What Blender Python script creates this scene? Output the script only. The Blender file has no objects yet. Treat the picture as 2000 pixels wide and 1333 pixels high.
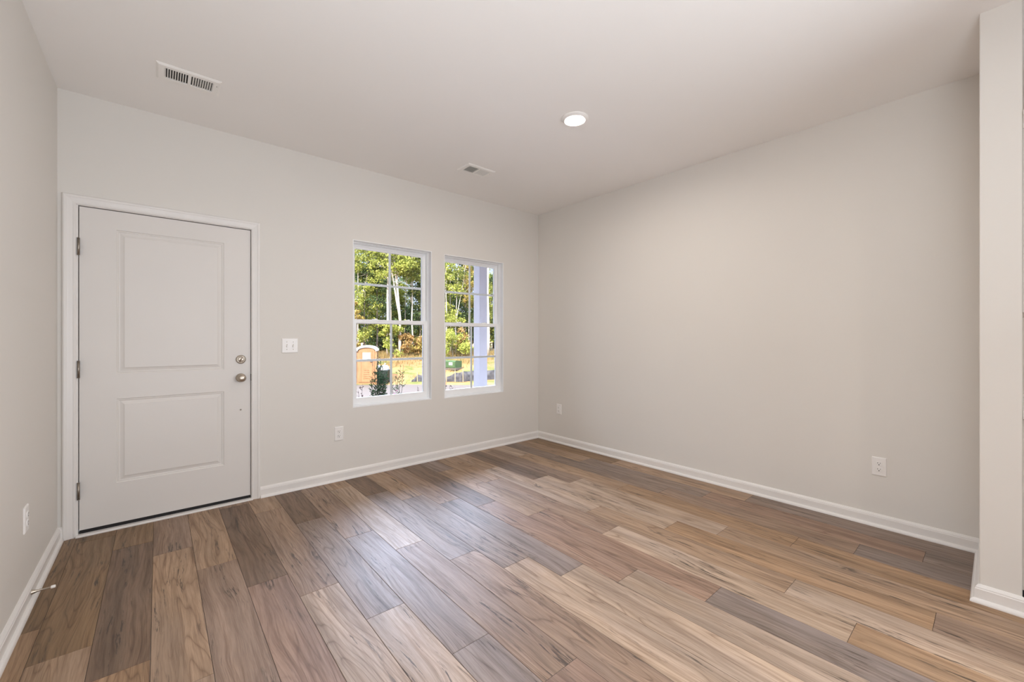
import bpy, bmesh, math, random
from mathutils import Vector, Matrix
import numpy as np

SC = bpy.context.scene
COL = SC.collection
PI = math.pi

# ------------------------------------------------------------------ camera
YAW = 0.7064
F_PX = 810.336
CH = 1.2318
cam_d = bpy.data.cameras.new('camera')
cam = bpy.data.objects.new('camera', cam_d)
COL.objects.link(cam)
cam.location = (0, 0, CH)
cam.rotation_euler = (PI / 2, 0, -YAW)
cam_d.sensor_width = 36
cam_d.lens = 36 * F_PX / 2000
cam_d.shift_y = -6.6 / 2000
cam_d.clip_start = 0.02
cam_d.clip_end = 400
SC.camera = cam

# ------------------------------------------------------------------ world, sun, exposure
SKY = 1.0
ADDED_GLOW = 33.0
world = bpy.data.worlds.new('sky')
SC.world = world
world.use_nodes = True
wn = world.node_tree
wn.nodes.clear()
w_out = wn.nodes.new('ShaderNodeOutputWorld')
w_bg = wn.nodes.new('ShaderNodeBackground')
w_tc = wn.nodes.new('ShaderNodeTexCoord')
w_sep = wn.nodes.new('ShaderNodeSeparateXYZ')
w_ramp = wn.nodes.new('ShaderNodeValToRGB')
w_ramp.color_ramp.elements[0].position = 0.0
w_ramp.color_ramp.elements[0].color = (0.75, 0.86, 1.05, 1)
w_ramp.color_ramp.elements[1].position = 0.62        # upper sky made brighter to feed window light and floor sheen
w_ramp.color_ramp.elements[1].color = (4.8, 5.4, 6.4, 1)
e_ = w_ramp.color_ramp.elements.new(0.22); e_.color = (0.95, 1.08, 1.30, 1)
e_ = w_ramp.color_ramp.elements.new(0.36); e_.color = (3.4, 3.8, 4.5, 1)
# added bright patch of sky over the woods, shaped to give the floor sheen
w_dot = wn.nodes.new('ShaderNodeVectorMath'); w_dot.operation = 'DOT_PRODUCT'
w_dot.inputs[1].default_value = Vector((0.50, 0.72, 0.50)).normalized()
w_glow = wn.nodes.new('ShaderNodeMapRange'); w_glow.interpolation_type = 'SMOOTHSTEP'
w_glow.inputs['From Min'].default_value = 0.84; w_glow.inputs['From Max'].default_value = 0.95
w_up = wn.nodes.new('ShaderNodeMapRange'); w_up.interpolation_type = 'SMOOTHSTEP'
w_up.inputs['From Min'].default_value = 0.27; w_up.inputs['From Max'].default_value = 0.40
w_m = wn.nodes.new('ShaderNodeMath'); w_m.operation = 'MULTIPLY'
w_add = wn.nodes.new('ShaderNodeMix'); w_add.data_type = 'RGBA'
w_add.inputs[7].default_value = (ADDED_GLOW * .74, ADDED_GLOW * .88, ADDED_GLOW * 1.18, 1)
wn.links.new(w_tc.outputs['Generated'], w_sep.inputs[0])
wn.links.new(w_sep.outputs['Z'], w_ramp.inputs[0])
wn.links.new(w_tc.outputs['Generated'], w_dot.inputs[0]); wn.links.new(w_dot.outputs['Value'], w_glow.inputs['Value'])
wn.links.new(w_sep.outputs['Z'], w_up.inputs['Value'])
wn.links.new(w_glow.outputs[0], w_m.inputs[0]); wn.links.new(w_up.outputs[0], w_m.inputs[1])
wn.links.new(w_m.outputs[0], w_add.inputs[0]); wn.links.new(w_ramp.outputs[0], w_add.inputs[6])
wn.links.new(w_add.outputs[2], w_bg.inputs[0])
w_bg.inputs[1].default_value = SKY
wn.links.new(w_bg.outputs[0], w_out.inputs[0])

sun_d = bpy.data.lights.new('sun', 'SUN')
sun = bpy.data.objects.new('sun', sun_d)
COL.objects.link(sun)
sun_d.energy = 13.0
sun_d.angle = 0.009
sun_d.color = (1.0, 0.90, 0.74)
sun.rotation_euler = Vector((0.72, 0.50, -0.72)).to_track_quat('-Z', 'Y').to_euler()
sun.location = (-20, -14, 20)

FILL = 41.0
LAMP = 610.0            # emission of the round ceiling lights
LAMP_COL = (1.0, 0.91, 0.82)

# added fill lights behind the camera, lifting walls and ceiling
def fill_light(loc, aim, size, watts):
    ld = bpy.data.lights.new('soft_fill', 'AREA'); ld.shape = 'DISK'; ld.size = size; ld.energy = watts; ld.color = (.88, .95, 1.03)
    o = bpy.data.objects.new('soft_fill', ld); COL.objects.link(o); o.location = loc; o.rotation_euler = Vector(aim).to_track_quat('-Z', 'Y').to_euler()
fill_light((-.12, -.28, 1.75), (.65, .70, .10), .6, FILL * .20)
fill_light((.20, -.60, .5), (-.3, .2, 1.0), .8, FILL * .95)
fill_light((2.2, -1.0, 1.3), (-1.3, .8, -.1), .8, FILL * 1.1)

SC.view_settings.view_transform = 'Standard'
SC.view_settings.look = 'None'
SC.view_settings.gamma = 1.0
SC.view_settings.use_curve_mapping = False
SC.view_settings.exposure = 0.0
SC.cycles.use_denoising = True
SC.cycles.max_bounces = 10
SC.cycles.diffuse_bounces = 7
SC.cycles.glossy_bounces = 4
SC.cycles.transparent_max_bounces = 12
SC.cycles.caustics_reflective = False
SC.cycles.caustics_refractive = False
SC.cycles.sample_clamp_indirect = 6.0

# ------------------------------------------------------------------ room measurements (metres)
H = 2.743               # ceiling height
D = 3.6906              # wall with the door and windows
R = 3.5739              # right wall
L = -0.4631             # left wall
P = 2.917               # end of the partition wall
PY1, PY0 = 0.057, -0.070
XK, YR = 5.5, -4.0      # kitchen side and rear of the open-plan room
WT = 0.16               # wall thickness

# daylight guides at the openings (sampling portals of the sky, they give off no light)
def portal(name, loc, rot, sx, sy):
    ld = bpy.data.lights.new(name, 'AREA')
    ld.shape = 'RECTANGLE'; ld.size = sx; ld.size_y = sy
    ld.cycles.is_portal = True
    o = bpy.data.objects.new(name, ld)
    COL.objects.link(o); o.location = loc; o.rotation_euler = rot
portal('window_portal', (1.70, D + WT + .03, 1.36), (-PI / 2, 0, 0), .86, 1.55)
portal('window_portal', (2.63, D + WT + .03, 1.36), (-PI / 2, 0, 0), .86, 1.55)
portal('window_portal', (XK + WT + .03, -2.0, 1.25), (PI / 2, 0, PI / 2), 2.7, 2.3)
portal('window_portal', (1.6, YR - WT - .03, 1.25), (PI / 2, 0, 0), 3.1, 2.2)

# ------------------------------------------------------------------ node helpers
def lin(c):
    c = c / 255.0
    return c / 12.92 if c <= .04045 else ((c + .055) / 1.055) ** 2.4
def rgb(r, g, b, k=1.0):
    return (lin(r) * k, lin(g) * k, lin(b) * k, 1)

class NT:
    def __init__(s, name):
        s.m = bpy.data.materials.new(name); s.m.use_nodes = True
        s.t = s.m.node_tree; s.t.nodes.clear()
        s.out = s.n('ShaderNodeOutputMaterial')
    def n(s, t, **kw):
        nd = s.t.nodes.new(t)
        for k, v in kw.items(): setattr(nd, k, v)
        return nd
    def l(s, a, b): s.t.links.new(a, b)
    def set(s, sock, v):
        if hasattr(v, 'is_linked') or hasattr(v, 'node'): s.l(v, sock)
        else: sock.default_value = v
    def math(s, op, a, b=None, c=None):
        nd = s.n('ShaderNodeMath', operation=op)
        s.set(nd.inputs[0], a)
        if b is not None: s.set(nd.inputs[1], b)
        if c is not None: s.set(nd.inputs[2], c)
        return nd.outputs[0]
    def mix(s, f, a, b, mode='MIX'):
        nd = s.n('ShaderNodeMix', data_type='RGBA', blend_type=mode)
        s.set(nd.inputs[0], f); s.set(nd.inputs[6], a); s.set(nd.inputs[7], b)
        return nd.outputs[2]
    def ramp(s, f, stops):
        nd = s.n('ShaderNodeValToRGB')
        e = nd.color_ramp.elements
        while len(e) < len(stops): e.new(.5)
        for i, (p, c) in enumerate(stops):
            e[i].position = p; e[i].color = c if len(c) == 4 else (*c, 1)
        s.set(nd.inputs[0], f)
        return nd.outputs[0]
    def noise(s, vec, scale, detail=3, rough=.5, dist=0.0):
        nd = s.n('ShaderNodeTexNoise')
        if vec is not None: s.l(vec, nd.inputs['Vector'])
        nd.inputs['Scale'].default_value = scale
        nd.inputs['Detail'].default_value = detail
        nd.inputs['Roughness'].default_value = rough
        nd.inputs['Distortion'].default_value = dist
        return nd.outputs[0]
    def mapv(s, vec, scale=(1, 1, 1), loc=(0, 0, 0)):
        nd = s.n('ShaderNodeMapping')
        s.l(vec, nd.inputs[0]); nd.inputs['Scale'].default_value = scale
        nd.inputs['Location'].default_value = loc
        return nd.outputs[0]
    def pos(s): return s.n('ShaderNodeNewGeometry').outputs['Position']
    def obj(s): return s.n('ShaderNodeTexCoord').outputs['Object']
    def bsdf(s, col, rough=.5, metal=0.0, spec=.5, bump=None, bstr=.2, bdist=.01, **kw):
        b = s.n('ShaderNodeBsdfPrincipled')
        s.set(b.inputs['Base Color'], col); s.set(b.inputs['Roughness'], rough)
        b.inputs['Metallic'].default_value = metal
        b.inputs['Specular IOR Level'].default_value = spec
        for k, v in kw.items(): s.set(b.inputs[k.replace('_', ' ')], v)
        if bump is not None:
            bn = s.n('ShaderNodeBump'); bn.inputs['Strength'].default_value = bstr
            bn.inputs['Distance'].default_value = bdist
            s.l(bump, bn.inputs['Height']); s.l(bn.outputs[0], b.inputs['Normal'])
        s.l(b.outputs[0], s.out.inputs[0])
        return b

def mat_plain(name, col, rough=.5, metal=0.0, spec=.5, vary=.04, scale=6.0, bump=0.0, bscale=60.0):
    t = NT(name)
    n1 = t.noise(t.pos(), scale, 3)
    dark = tuple(c * (1 - vary) for c in col[:3]) + (1,)
    lite = tuple(min(1, c * (1 + vary)) for c in col[:3]) + (1,)
    c = t.ramp(n1, [(.3, dark), (.7, lite)])
    if bump > 0:
        t.bsdf(c, rough, metal, spec, bump=t.noise(t.pos(), bscale, 4), bstr=bump, bdist=.002)
    else:
        t.bsdf(c, rough, metal, spec)
    return t.m

M = {}
M['wall'] = mat_plain('wall_paint', (.73, .703, .662, 1), .55, spec=.25, vary=.008, scale=.8, bump=.05, bscale=180)
M['ceiling'] = mat_plain('ceiling_paint', (.87, .85, .83, 1), .9, spec=.1, vary=.008, scale=.8, bump=.05, bscale=180)
M['trim'] = mat_plain('white_trim_paint', (.78, .755, .73, 1), .32, spec=.5, vary=.01, scale=3)
M['door'] = mat_plain('white_door_paint', (.73, .70, .67, 1), .38, spec=.45, vary=.01, scale=3, bump=.03, bscale=90)
M['vinyl'] = mat_plain('white_window_vinyl', (.90, .91, .92, 1), .30, vary=.01)
M['plastic'] = mat_plain('white_plastic', (.84, .82, .80, 1), .30, vary=.01)
M['black'] = mat_plain('black_gap', (.006, .005, .005, 1), .7, vary=.1)
M['rubber'] = mat_plain('black_rubber_sweep', (.012, .010, .010, 1), .55, vary=.2)
M['nickel'] = mat_plain('brushed_nickel', (.50, .44, .37, 1), .28, metal=1.0, vary=.06, scale=40)
M['nickel_dark'] = mat_plain('worn_nickel', (.30, .26, .22, 1), .35, metal=1.0, vary=.15, scale=60)
M['white_rubber'] = mat_plain('white_rubber', (.85, .82, .78, 1), .6)
M['vent'] = mat_plain('white_vent_enamel', (.86, .84, .81, 1), .4, vary=.02)
M['vent_shade'] = mat_plain('painted_duct_shade', (.010, .009, .008, 1), .8, vary=.2)  # near-black colour for the shade behind the louvres
M['cabinet'] = mat_plain('cabinet_paint', (.62, .58, .53, 1), .4, vary=.02)
M['stone'] = mat_plain('worktop_stone', (.80, .76, .72, 1), .25, vary=.12, scale=30)
M['lamp_trim'] = mat_plain('lamp_trim_white', (.85, .83, .80, 1), .35, vary=.01)
M['siding'] = mat_plain('exterior_siding', (.50, .50, .52, 1), .7, vary=.05)
M['post'] = mat_plain('porch_post_paint', (.47, .455, .50, 1), .5, vary=.02)

def m_lens():
    t = NT('glowing_lens')
    e = t.n('ShaderNodeEmission'); e.inputs[0].default_value = (*LAMP_COL, 1); e.inputs[1].default_value = LAMP
    t.l(e.outputs[0], t.out.inputs[0]); return t.m
M['lens'] = m_lens()

def m_glass():
    t = NT('window_glass')
    tr = t.n('ShaderNodeBsdfTransparent'); tr.inputs[0].default_value = (.97, .98, .985, 1)
    gl = t.n('ShaderNodeBsdfGlossy'); gl.inputs['Roughness'].default_value = .02
    fr = t.n('ShaderNodeFresnel'); fr.inputs[0].default_value = 1.25
    mx = t.n('ShaderNodeMixShader')
    t.l(fr.outputs[0], mx.inputs[0]); t.l(tr.outputs[0], mx.inputs[1]); t.l(gl.outputs[0], mx.inputs[2])
    t.l(mx.outputs[0], t.out.inputs[0]); return t.m
M['glass'] = m_glass()

def m_wood():
    t = NT('wood_look_plank')
    at = t.n('ShaderNodeAttribute', attribute_name='tone'); tone = at.outputs['Color']
    ao = t.n('ShaderNodeAttribute', attribute_name='shift'); off = ao.outputs['Vector']
    asn = t.n('ShaderNodeSeparateXYZ'); t.l(off, asn.inputs[0])
    va = t.n('ShaderNodeVectorMath', operation='ADD'); t.l(t.pos(), va.inputs[0]); t.l(off, va.inputs[1])
    p = va.outputs[0]
    # knots: warp the grain around sparse points
    pk = t.mapv(p, (5.2, 1.9, 0))
    vor = t.n('ShaderNodeTexVoronoi'); t.l(pk, vor.inputs['Vector']); vor.inputs['Scale'].default_value = 1.0
    vor.inputs['Randomness'].default_value = 1.0
    vd = vor.outputs['Distance']
    vc = t.n('ShaderNodeSeparateColor'); t.l(vor.outputs['Color'], vc.inputs[0])
    has = t.math('GREATER_THAN', vc.outputs[0], .50)
    near = t.math('MULTIPLY', t.math('MAXIMUM', t.math('SUBTRACT', 1.0, t.math('MULTIPLY', vd, 2.6)), 0.0), has)
    # slow wander of the grain
    wob = t.noise(t.mapv(p, (3.0, 1.2, 1)), 1.0, 2, .5)
    wx = t.math('ADD', t.math('MULTIPLY', t.math('SUBTRACT', wob, .5), .10), t.math('MULTIPLY', t.math('MULTIPLY', near, near), .045))
    cx = t.n('ShaderNodeCombineXYZ'); t.l(wx, cx.inputs[0])
    vb = t.n('ShaderNodeVectorMath', operation='ADD'); t.l(p, vb.inputs[0]); t.l(cx.outputs[0], vb.inputs[1])
    q = vb.outputs[0]
    fine = t.noise(t.mapv(q, (260, 9, 1)), 1.0, 3, .6)
    mid = t.noise(t.mapv(q, (55, 2.2, 1)), 1.0, 4, .62)
    broad = t.noise(t.mapv(q, (13, .9, 1)), 1.0, 3, .5)
    patch = t.noise(t.mapv(p, (4.5, 1.1, 1), (7, 3, 0)), 1.0, 2, .5)
    # cathedral lines: contours of a stretched noise
    cat = t.noise(t.mapv(q, (9.0, .75, 1), (3, 9, 0)), 1.0, 1.5, .4)
    fr = t.math('FRACT', t.math('MULTIPLY', cat, 15.0))
    line = t.math('POWER', t.math('ABSOLUTE', t.math('SUBTRACT', t.math('MULTIPLY', fr, 2.0), 1.0)), 6.0)
    cmask = t.math('MULTIPLY', line, t.math('MULTIPLY', t.ramp(patch, [(.38, (0, 0, 0)), (.55, (1, 1, 1))]), .8))
    # dark cracks following the grain
    cr = t.noise(t.mapv(q, (70, 4.5, 1), (1, 5, 0)), 1.0, 4, .7)
    crm = t.noise(t.mapv(q, (12, 1.3, 1), (9, 1, 0)), 1.0, 2, .5)
    crack = t.math('MULTIPLY', t.ramp(cr, [(.56, (0, 0, 0)), (.62, (1, 1, 1))]), t.ramp(crm, [(.50, (0, 0, 0)), (.60, (1, 1, 1))]))
    c = t.mix(t.ramp(broad, [(.3, (0, 0, 0)), (.72, (1, 1, 1))]), t.mix(1.0, tone, (.68, .71, .78, 1), 'MULTIPLY'), t.mix(1.0, tone, (1.07, 1.12, 1.24, 1), 'MULTIPLY'))
    c = t.mix(t.math('MULTIPLY', t.ramp(patch, [(.40, (1, 1, 1)), (.56, (0, 0, 0))]), .45), c, t.mix(1.0, c, (.88, .93, 1.06, 1), 'MULTIPLY'))
    c = t.mix(t.ramp(mid, [(.35, (1, 1, 1)), (.55, (0, 0, 0))]), c, t.mix(1.0, c, (.70, .66, .63, 1), 'MULTIPLY'))
    c = t.mix(t.ramp(fine, [(.36, (1, 1, 1)), (.60, (0, 0, 0))]), c, t.mix(1.0, c, (.80, .78, .76, 1), 'MULTIPLY'))
    c = t.mix(cmask, c, t.mix(1.0, c, (.50, .43, .38, 1), 'MULTIPLY'))
    c = t.mix(t.math('MULTIPLY', crack, .9), c, (.055, .036, .024, 1))
    kn = t.math('MULTIPLY', t.ramp(vd, [(.05, (1, 1, 1)), (.16, (0, 0, 0))]), has)
    kr = t.math('MULTIPLY', kn, t.ramp(t.noise(t.mapv(p, (60, 30, 1)), 1.0, 3, .6), [(.40, (.05, .05, .05)), (.55, (1, 1, 1))]))
    c = t.mix(t.math('MULTIPLY', kr, .85), c, (.045, .028, .018, 1))
    hgt = t.math('ADD', t.math('MULTIPLY', fine, .6), t.math('MULTIPLY', mid, .7))
    rough = t.ramp(mid, [(.3, (.55, .55, .55)), (.7, (.45, .45, .45))])
    t.bsdf(c, rough, 0, .5, bump=hgt, bstr=.20, bdist=.0012)
    return t.m
M['wood'] = m_wood()
M['seam'] = mat_plain('plank_seam', (.045, .032, .024, 1), .8, vary=.1)

# ------------------------------------------------------------------ mesh helpers
class MB:
    """collects geometry for one mesh object"""
    def __init__(s): s.v = []; s.f = []; s.smooth = []
    def add(s, vs, fs, sm=False):
        b = len(s.v); s.v.extend([tuple(v) for v in vs])
        for f in fs: s.f.append([b + i for i in f]); s.smooth.append(sm)
        return s
    def box(s, a, b):
        (x0, y0, z0), (x1, y1, z1) = a, b
        x0, x1 = sorted((x0, x1)); y0, y1 = sorted((y0, y1)); z0, z1 = sorted((z0, z1))
        return s.add([(x0, y0, z0), (x1, y0, z0), (x1, y1, z0), (x0, y1, z0), (x0, y0, z1), (x1, y0, z1), (x1, y1, z1), (x0, y1, z1)],
                     [(0, 3, 2, 1), (4, 5, 6, 7), (0, 1, 5, 4), (1, 2, 6, 5), (2, 3, 7, 6), (3, 0, 4, 7)])
    def tube(s, pts, rad, seg=10, cap=True):
        """tube along points; rad a number or list"""
        n = len(pts); pts = [Vector(p) for p in pts]
        if not hasattr(rad, '__len__'): rad = [rad] * n
        rings = []; up = None
        for i in range(n):
            d = (pts[min(i + 1, n - 1)] - pts[max(i - 1, 0)])
            if d.length < 1e-9: d = Vector((0, 0, 1))
            d.normalize()
            if up is None:
                up = Vector((0, 0, 1)) if abs(d.z) < .9 else Vector((1, 0, 0))
            u = d.cross(up); u.normalize(); w = u.cross(d); up = w
            rings.append([pts[i] + rad[i] * (math.cos(2 * PI * k / seg) * u + math.sin(2 * PI * k / seg) * w) for k in range(seg)])
        vs = [p for r in rings for p in r]; fs = []
        for i in range(n - 1):
            for k in range(seg):
                a = i * seg + k; b = i * seg + (k + 1) % seg
                fs.append((a, b, b + seg, a + seg))
        s.add(vs, fs, True)
        if cap:
            b = len(s.v) - n * seg
            s.f.append([b + k for k in range(seg)][::-1]); s.smooth.append(False)
            s.f.append([b + (n - 1) * seg + k for k in range(seg)]); s.smooth.append(False)
        return s
    def lathe(s, origin, axis, prof, seg=32):
        """profile of (distance along axis, radius)"""
        a = Vector(axis).normalized(); o = Vector(origin)
        u = a.orthogonal().normalized(); w = a.cross(u)
        vs = []
        for d, r in prof:
            for k in range(seg):
                t = 2 * PI * k / seg
                vs.append(o + a * d + max(r, 1e-5) * (math.cos(t) * u + math.sin(t) * w))
        fs = []
        for i in range(len(prof) - 1):
            for k in range(seg):
                p = i * seg + k; q = i * seg + (k + 1) % seg
                fs.append((p, q, q + seg, p + seg))
        fs.append(tuple(range(seg))[::-1]); n = (len(prof) - 1) * seg
        fs.append(tuple(n + k for k in range(seg)))
        return s.add(vs, fs, True)
    def sweep(s, path, prof, to3, closed=False, segs=None):
        """sweep a profile of (offset to the right of travel, height) along a 2-D path with mitred corners"""
        n = len(path); P2 = [Vector(p) for p in path]
        def nrm(a, b):
            d = (b - a).normalized(); return Vector((d.y, -d.x))
        mit = []
        for i in range(n):
            n1 = nrm(P2[i - 1], P2[i]) if (i > 0 or closed) else None
            n2 = nrm(P2[i], P2[(i + 1) % n]) if (i < n - 1 or closed) else None
            if n1 is None: m = n2
            elif n2 is None: m = n1
            else:
                m = n1 + n2; m = m / max(m.dot(n1), 1e-6) if m.length > 1e-6 else n1
            mit.append(m)
        cnt = n if closed else n - 1
        k = len(prof)
        for i in (segs if segs is not None else range(cnt)):
            j = (i + 1) % n
            vs = [to3(P2[i] + mit[i] * a, b) for a, b in prof] + [to3(P2[j] + mit[j] * a, b) for a, b in prof]
            fs = [(q, (q + 1) % k, (q + 1) % k + k, q + k) for q in range(k)]
            fs += [tuple(range(k))[::-1], tuple(range(k, 2 * k))]
            s.add(vs, fs)
        return s
    def build(s, name, mat, parent=None, bevel=0, seg=2, origin=None, auto=None):
        me = bpy.data.meshes.new(name)
        o0 = Vector(origin) if origin is not None else Vector((0, 0, 0))
        me.from_pydata([Vector(v) - o0 for v in s.v], [], s.f)
        me.polygons.foreach_set('use_smooth', s.smooth)
        me.update()
        bm = bmesh.new(); bm.from_mesh(me)
        bmesh.ops.recalc_face_normals(bm, faces=bm.faces)
        bm.to_mesh(me); bm.free()
        o = bpy.data.objects.new(name, me); COL.objects.link(o)
        o.location = o0
        if isinstance(mat, (list, tuple)):
            for m in mat: me.materials.append(m)
        else: me.materials.append(mat)
        if parent is not None:
            o.parent = parent
            o.location = o0 - parent.location if origin is not None else -Vector(parent.location)
        if bevel > 0:
            b = o.modifiers.new('bevel', 'BEVEL'); b.width = bevel; b.segments = seg
            b.limit_method = 'ANGLE'; b.angle_limit = math.radians(35); b.use_clamp_overlap = True
        return o

def tag(o, label=None, cat=None, group=None, kind=None):
    if label: o['label'] = label
    if cat: o['category'] = cat
    if group: o['group'] = group
    if kind: o['kind'] = kind
    return o
def empty(name, loc):
    o = bpy.data.objects.new(name, None); COL.objects.link(o); o.location = loc
    o.empty_display_size = .1
    return o
def copy_tree(o, parent=None):
    c = o.copy(); COL.objects.link(c)
    if parent is not None: c.parent = parent
    for ch in list(o.children): copy_tree(ch, c)
    return c
def struct(o, label=None, cat=None): return tag(o, label, cat, kind='structure')

# ------------------------------------------------------------------ floor of planks
random.seed(5)
PW, PX0, PLEN = .1783, -.022, 1.2165
PH = {-3: 2.63, -2: 2.355, -1: 2.105, 0: 3.085, 1: 2.75, 2: 2.40, 3: 2.153, 4: 1.79, 5: 1.378, 6: 1.053, 7: 1.968,
      8: 1.713, 9: 1.466, 10: 1.244, 11: .888, 12: .397, 13: .67, 14: .18, 15: 1.143, 16: .797, 17: .535, 18: .27, 19: 1.242}
T = {'lt': (190, 161, 131), 'tan': (180, 147, 114), 'mid': (165, 135, 108), 'gry': (153, 130, 110), 'drk': (134, 107, 82), 'org': (178, 141, 103), 'red': (164, 131, 105), 'brn': (146, 115, 80), 'slt': (148, 128, 111)}
SPEC = {(-3, 3.0): 'brn', (-3, 2.0): 'org', (-2, 3.0): 'brn', (-2, 2.0): 'tan', (-2, 3.65): 'brn', (-1, 2.7): 'drk', (-1, 1.8): 'org', (-1, 3.5): 'brn',
        (0, 3.4): 'mid', (0, 2.5): 'tan', (0, 1.5): 'tan', (1, 3.2): 'tan', (1, 2.2): 'mid', (2, 3.0): 'drk', (2, 2.0): 'red', (3, 3.5): 'tan', (3, 2.6): 'mid', (3, 1.8): 'lt',
        (4, 3.4): 'drk', (4, 2.4): 'gry', (4, 1.4): 'lt', (5, 3.2): 'mid', (5, 2.0): 'gry', (5, 1.0): 'slt', (6, 3.6): 'tan', (6, 3.0): 'lt', (6, 1.7): 'mid', (6, .7): 'red', (7, 3.4): 'drk', (7, 2.6): 'gry', (7, 1.4): 'mid',
        (8, 3.4): 'tan', (8, 2.3): 'gry', (8, 1.0): 'lt', (9, 3.2): 'mid', (9, 2.0): 'slt', (9, 1.0): 'lt', (10, 3.2): 'drk', (10, 2.0): 'red', (10, .8): 'lt', (11, 3.0): 'tan', (11, 1.5): 'red', (11, .4): 'slt',
        (12, 2.3): 'mid', (12, 1.0): 'lt', (12, 0.1): 'org', (13, 2.5): 'lt', (13, 1.2): 'tan', (13, .2): 'lt', (14, 3.0): 'drk', (14, 2.0): 'lt', (14, .8): 'org', (14, -.3): 'mid',
        (15, 2.8): 'mid', (15, 1.7): 'lt', (15, .6): 'tan', (16, 2.6): 'tan', (16, 1.4): 'org', (16, .4): 'org', (17, 2.4): 'gry', (17, 1.1): 'mid', (17, .2): 'slt',
        (18, 3.1): 'tan', (18, 2.1): 'gry', (18, .9): 'red', (18, -.3): 'slt', (19, 2.6): 'brn', (19, 1.8): 'tan', (19, .6): 'gry'}
def build_floor():
    fv, ff, tones, shifts, mi = [], [], [], [], []
    g = .0007; dp = .0011; bv = .0011
    for k in range(-3, 31):
        x0 = max(PX0 + k * PW, L + .001); x1 = min(PX0 + (k + 1) * PW, XK - .001)
        if x1 - x0 < .02: continue
        ph = PH.get(k, random.random() * PLEN)
        y = ph - PLEN * math.ceil((ph - YR) / PLEN)
        while y < D:
            y0 = max(y, YR + .001); y1 = min(y + PLEN, D + .02)
            if y1 - y0 > .02:
                key = None
                for (kk, yy), nm in SPEC.items():
                    if kk == k and y0 <= yy <= y1: key = nm
                c = T[key or random.choice(['lt', 'tan', 'mid', 'gry', 'red', 'org', 'mid', 'lt'])]
                j = 1 + random.uniform(-.04, .04)
                col = (lin(c[0]) * j, lin(c[1]) * j, lin(c[2]) * j, 1)
                sh = (random.uniform(0, 50), random.uniform(0, 50), random.uniform(0, 20))
                b = len(fv)
                X0, X1, Y0, Y1 = x0 + g, x1 - g, y0 + g, y1 - g
                fv += [(X0, Y0, -dp), (X1, Y0, -dp), (X1, Y1, -dp), (X0, Y1, -dp),
                       (X0 + bv, Y0 + bv, 0), (X1 - bv, Y0 + bv, 0), (X1 - bv, Y1 - bv, 0), (X0 + bv, Y1 - bv, 0)]
                ff += [(b + 4, b + 5, b + 6, b + 7), (b, b + 1, b + 5, b + 4), (b + 1, b + 2, b + 6, b + 5), (b + 2, b + 3, b + 7, b + 6), (b + 3, b, b + 4, b + 7)]
                mi += [0] * 5; tones += [col] * 8; shifts += [sh] * 8
            y += PLEN
    b = len(fv)   # screed slab below, dark in the seams
    a0, a1, b0, b1 = L, XK, YR, D + .03
    for z in (-.0012, -.12):
        fv += [(a0, b0, z), (a1, b0, z), (a1, b1, z), (a0, b1, z)]
    ff += [(b, b + 1, b + 2, b + 3), (b + 4, b + 7, b + 6, b + 5), (b, b + 4, b + 5, b + 1), (b + 1, b + 5, b + 6, b + 2), (b + 2, b + 6, b + 7, b + 3), (b + 3, b + 7, b + 4, b)]
    mi += [1] * 6; tones += [(.03, .02, .015, 1)] * 8; shifts += [(0, 0, 0)] * 8
    me = bpy.data.meshes.new('floor'); me.from_pydata(fv, [], ff)
    me.materials.append(M['wood']); me.materials.append(M['seam'])
    me.polygons.foreach_set('material_index', mi)
    a = me.attributes.new('tone', 'FLOAT_COLOR', 'POINT'); a.data.foreach_set('color', [x for c in tones for x in c])
    a = me.attributes.new('shift', 'FLOAT_VECTOR', 'POINT'); a.data.foreach_set('vector', [x for c in shifts for x in c])
    me.update()
    o = bpy.data.objects.new('floor', me); COL.objects.link(o); struct(o)
build_floor()

# ------------------------------------------------------------------ walls and ceiling
W1 = (1.3065, 2.089, .613, 2.098)
W2 = (2.237, 3.018, .607, 2.089)
DO = (-.386, .549, 0, 2.062)
def wall_with_openings(name, x0, x1, ya, yb, ops, mat, z0=-.12, z1=H + .15):
    m = MB(); xs = x0
    for (a, b, c, d) in sorted(ops):
        m.box((xs, ya, z0), (a, yb, z1))
        if c > 0: m.box((a, ya, z0), (b, yb, c))
        m.box((a, ya, d), (b, yb, z1)); xs = b
    m.box((xs, ya, z0), (x1, yb, z1))
    return struct(m.build(name, mat))
wall_with_openings('wall_back', L - WT, R + WT, D, D + WT, [DO, W1, W2], M['wall'])
struct(MB().box((L - WT, YR - WT, -.12), (L, D, H + .15)).build('wall_left', M['wall']))
struct(MB().box((R, PY1, -.12), (R + WT, D, H + .15)).build('wall_right', M['wall']))
struct(MB().box((P, PY0, -.12), (XK + WT, PY1, H + .15)).build('wall_partition', M['wall'], bevel=.004))
KW = (-3.3, -.7, .1, 2.35)      # unseen glazed opening added to send daylight onto the left wall
km = MB(); km.box((XK, YR - WT, -.12), (XK + WT, KW[0], H + .15)); km.box((XK, KW[1], -.12), (XK + WT, PY0, H + .15))
km.box((XK, KW[0], -.12), (XK + WT, KW[1], KW[2])); km.box((XK, KW[0], KW[3]), (XK + WT, KW[1], H + .15))
struct(km.build('wall_kitchen', M['wall']))
RO = (.1, 3.1, .05, 2.3)
wall_with_openings('wall_rear', L - WT, XK + WT, YR - WT, YR, [RO], M['wall'])
struct(MB().box((L - WT, YR - WT, H), (XK + WT, D + WT, H + .15)).build('ceiling', M['ceiling']))

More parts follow.
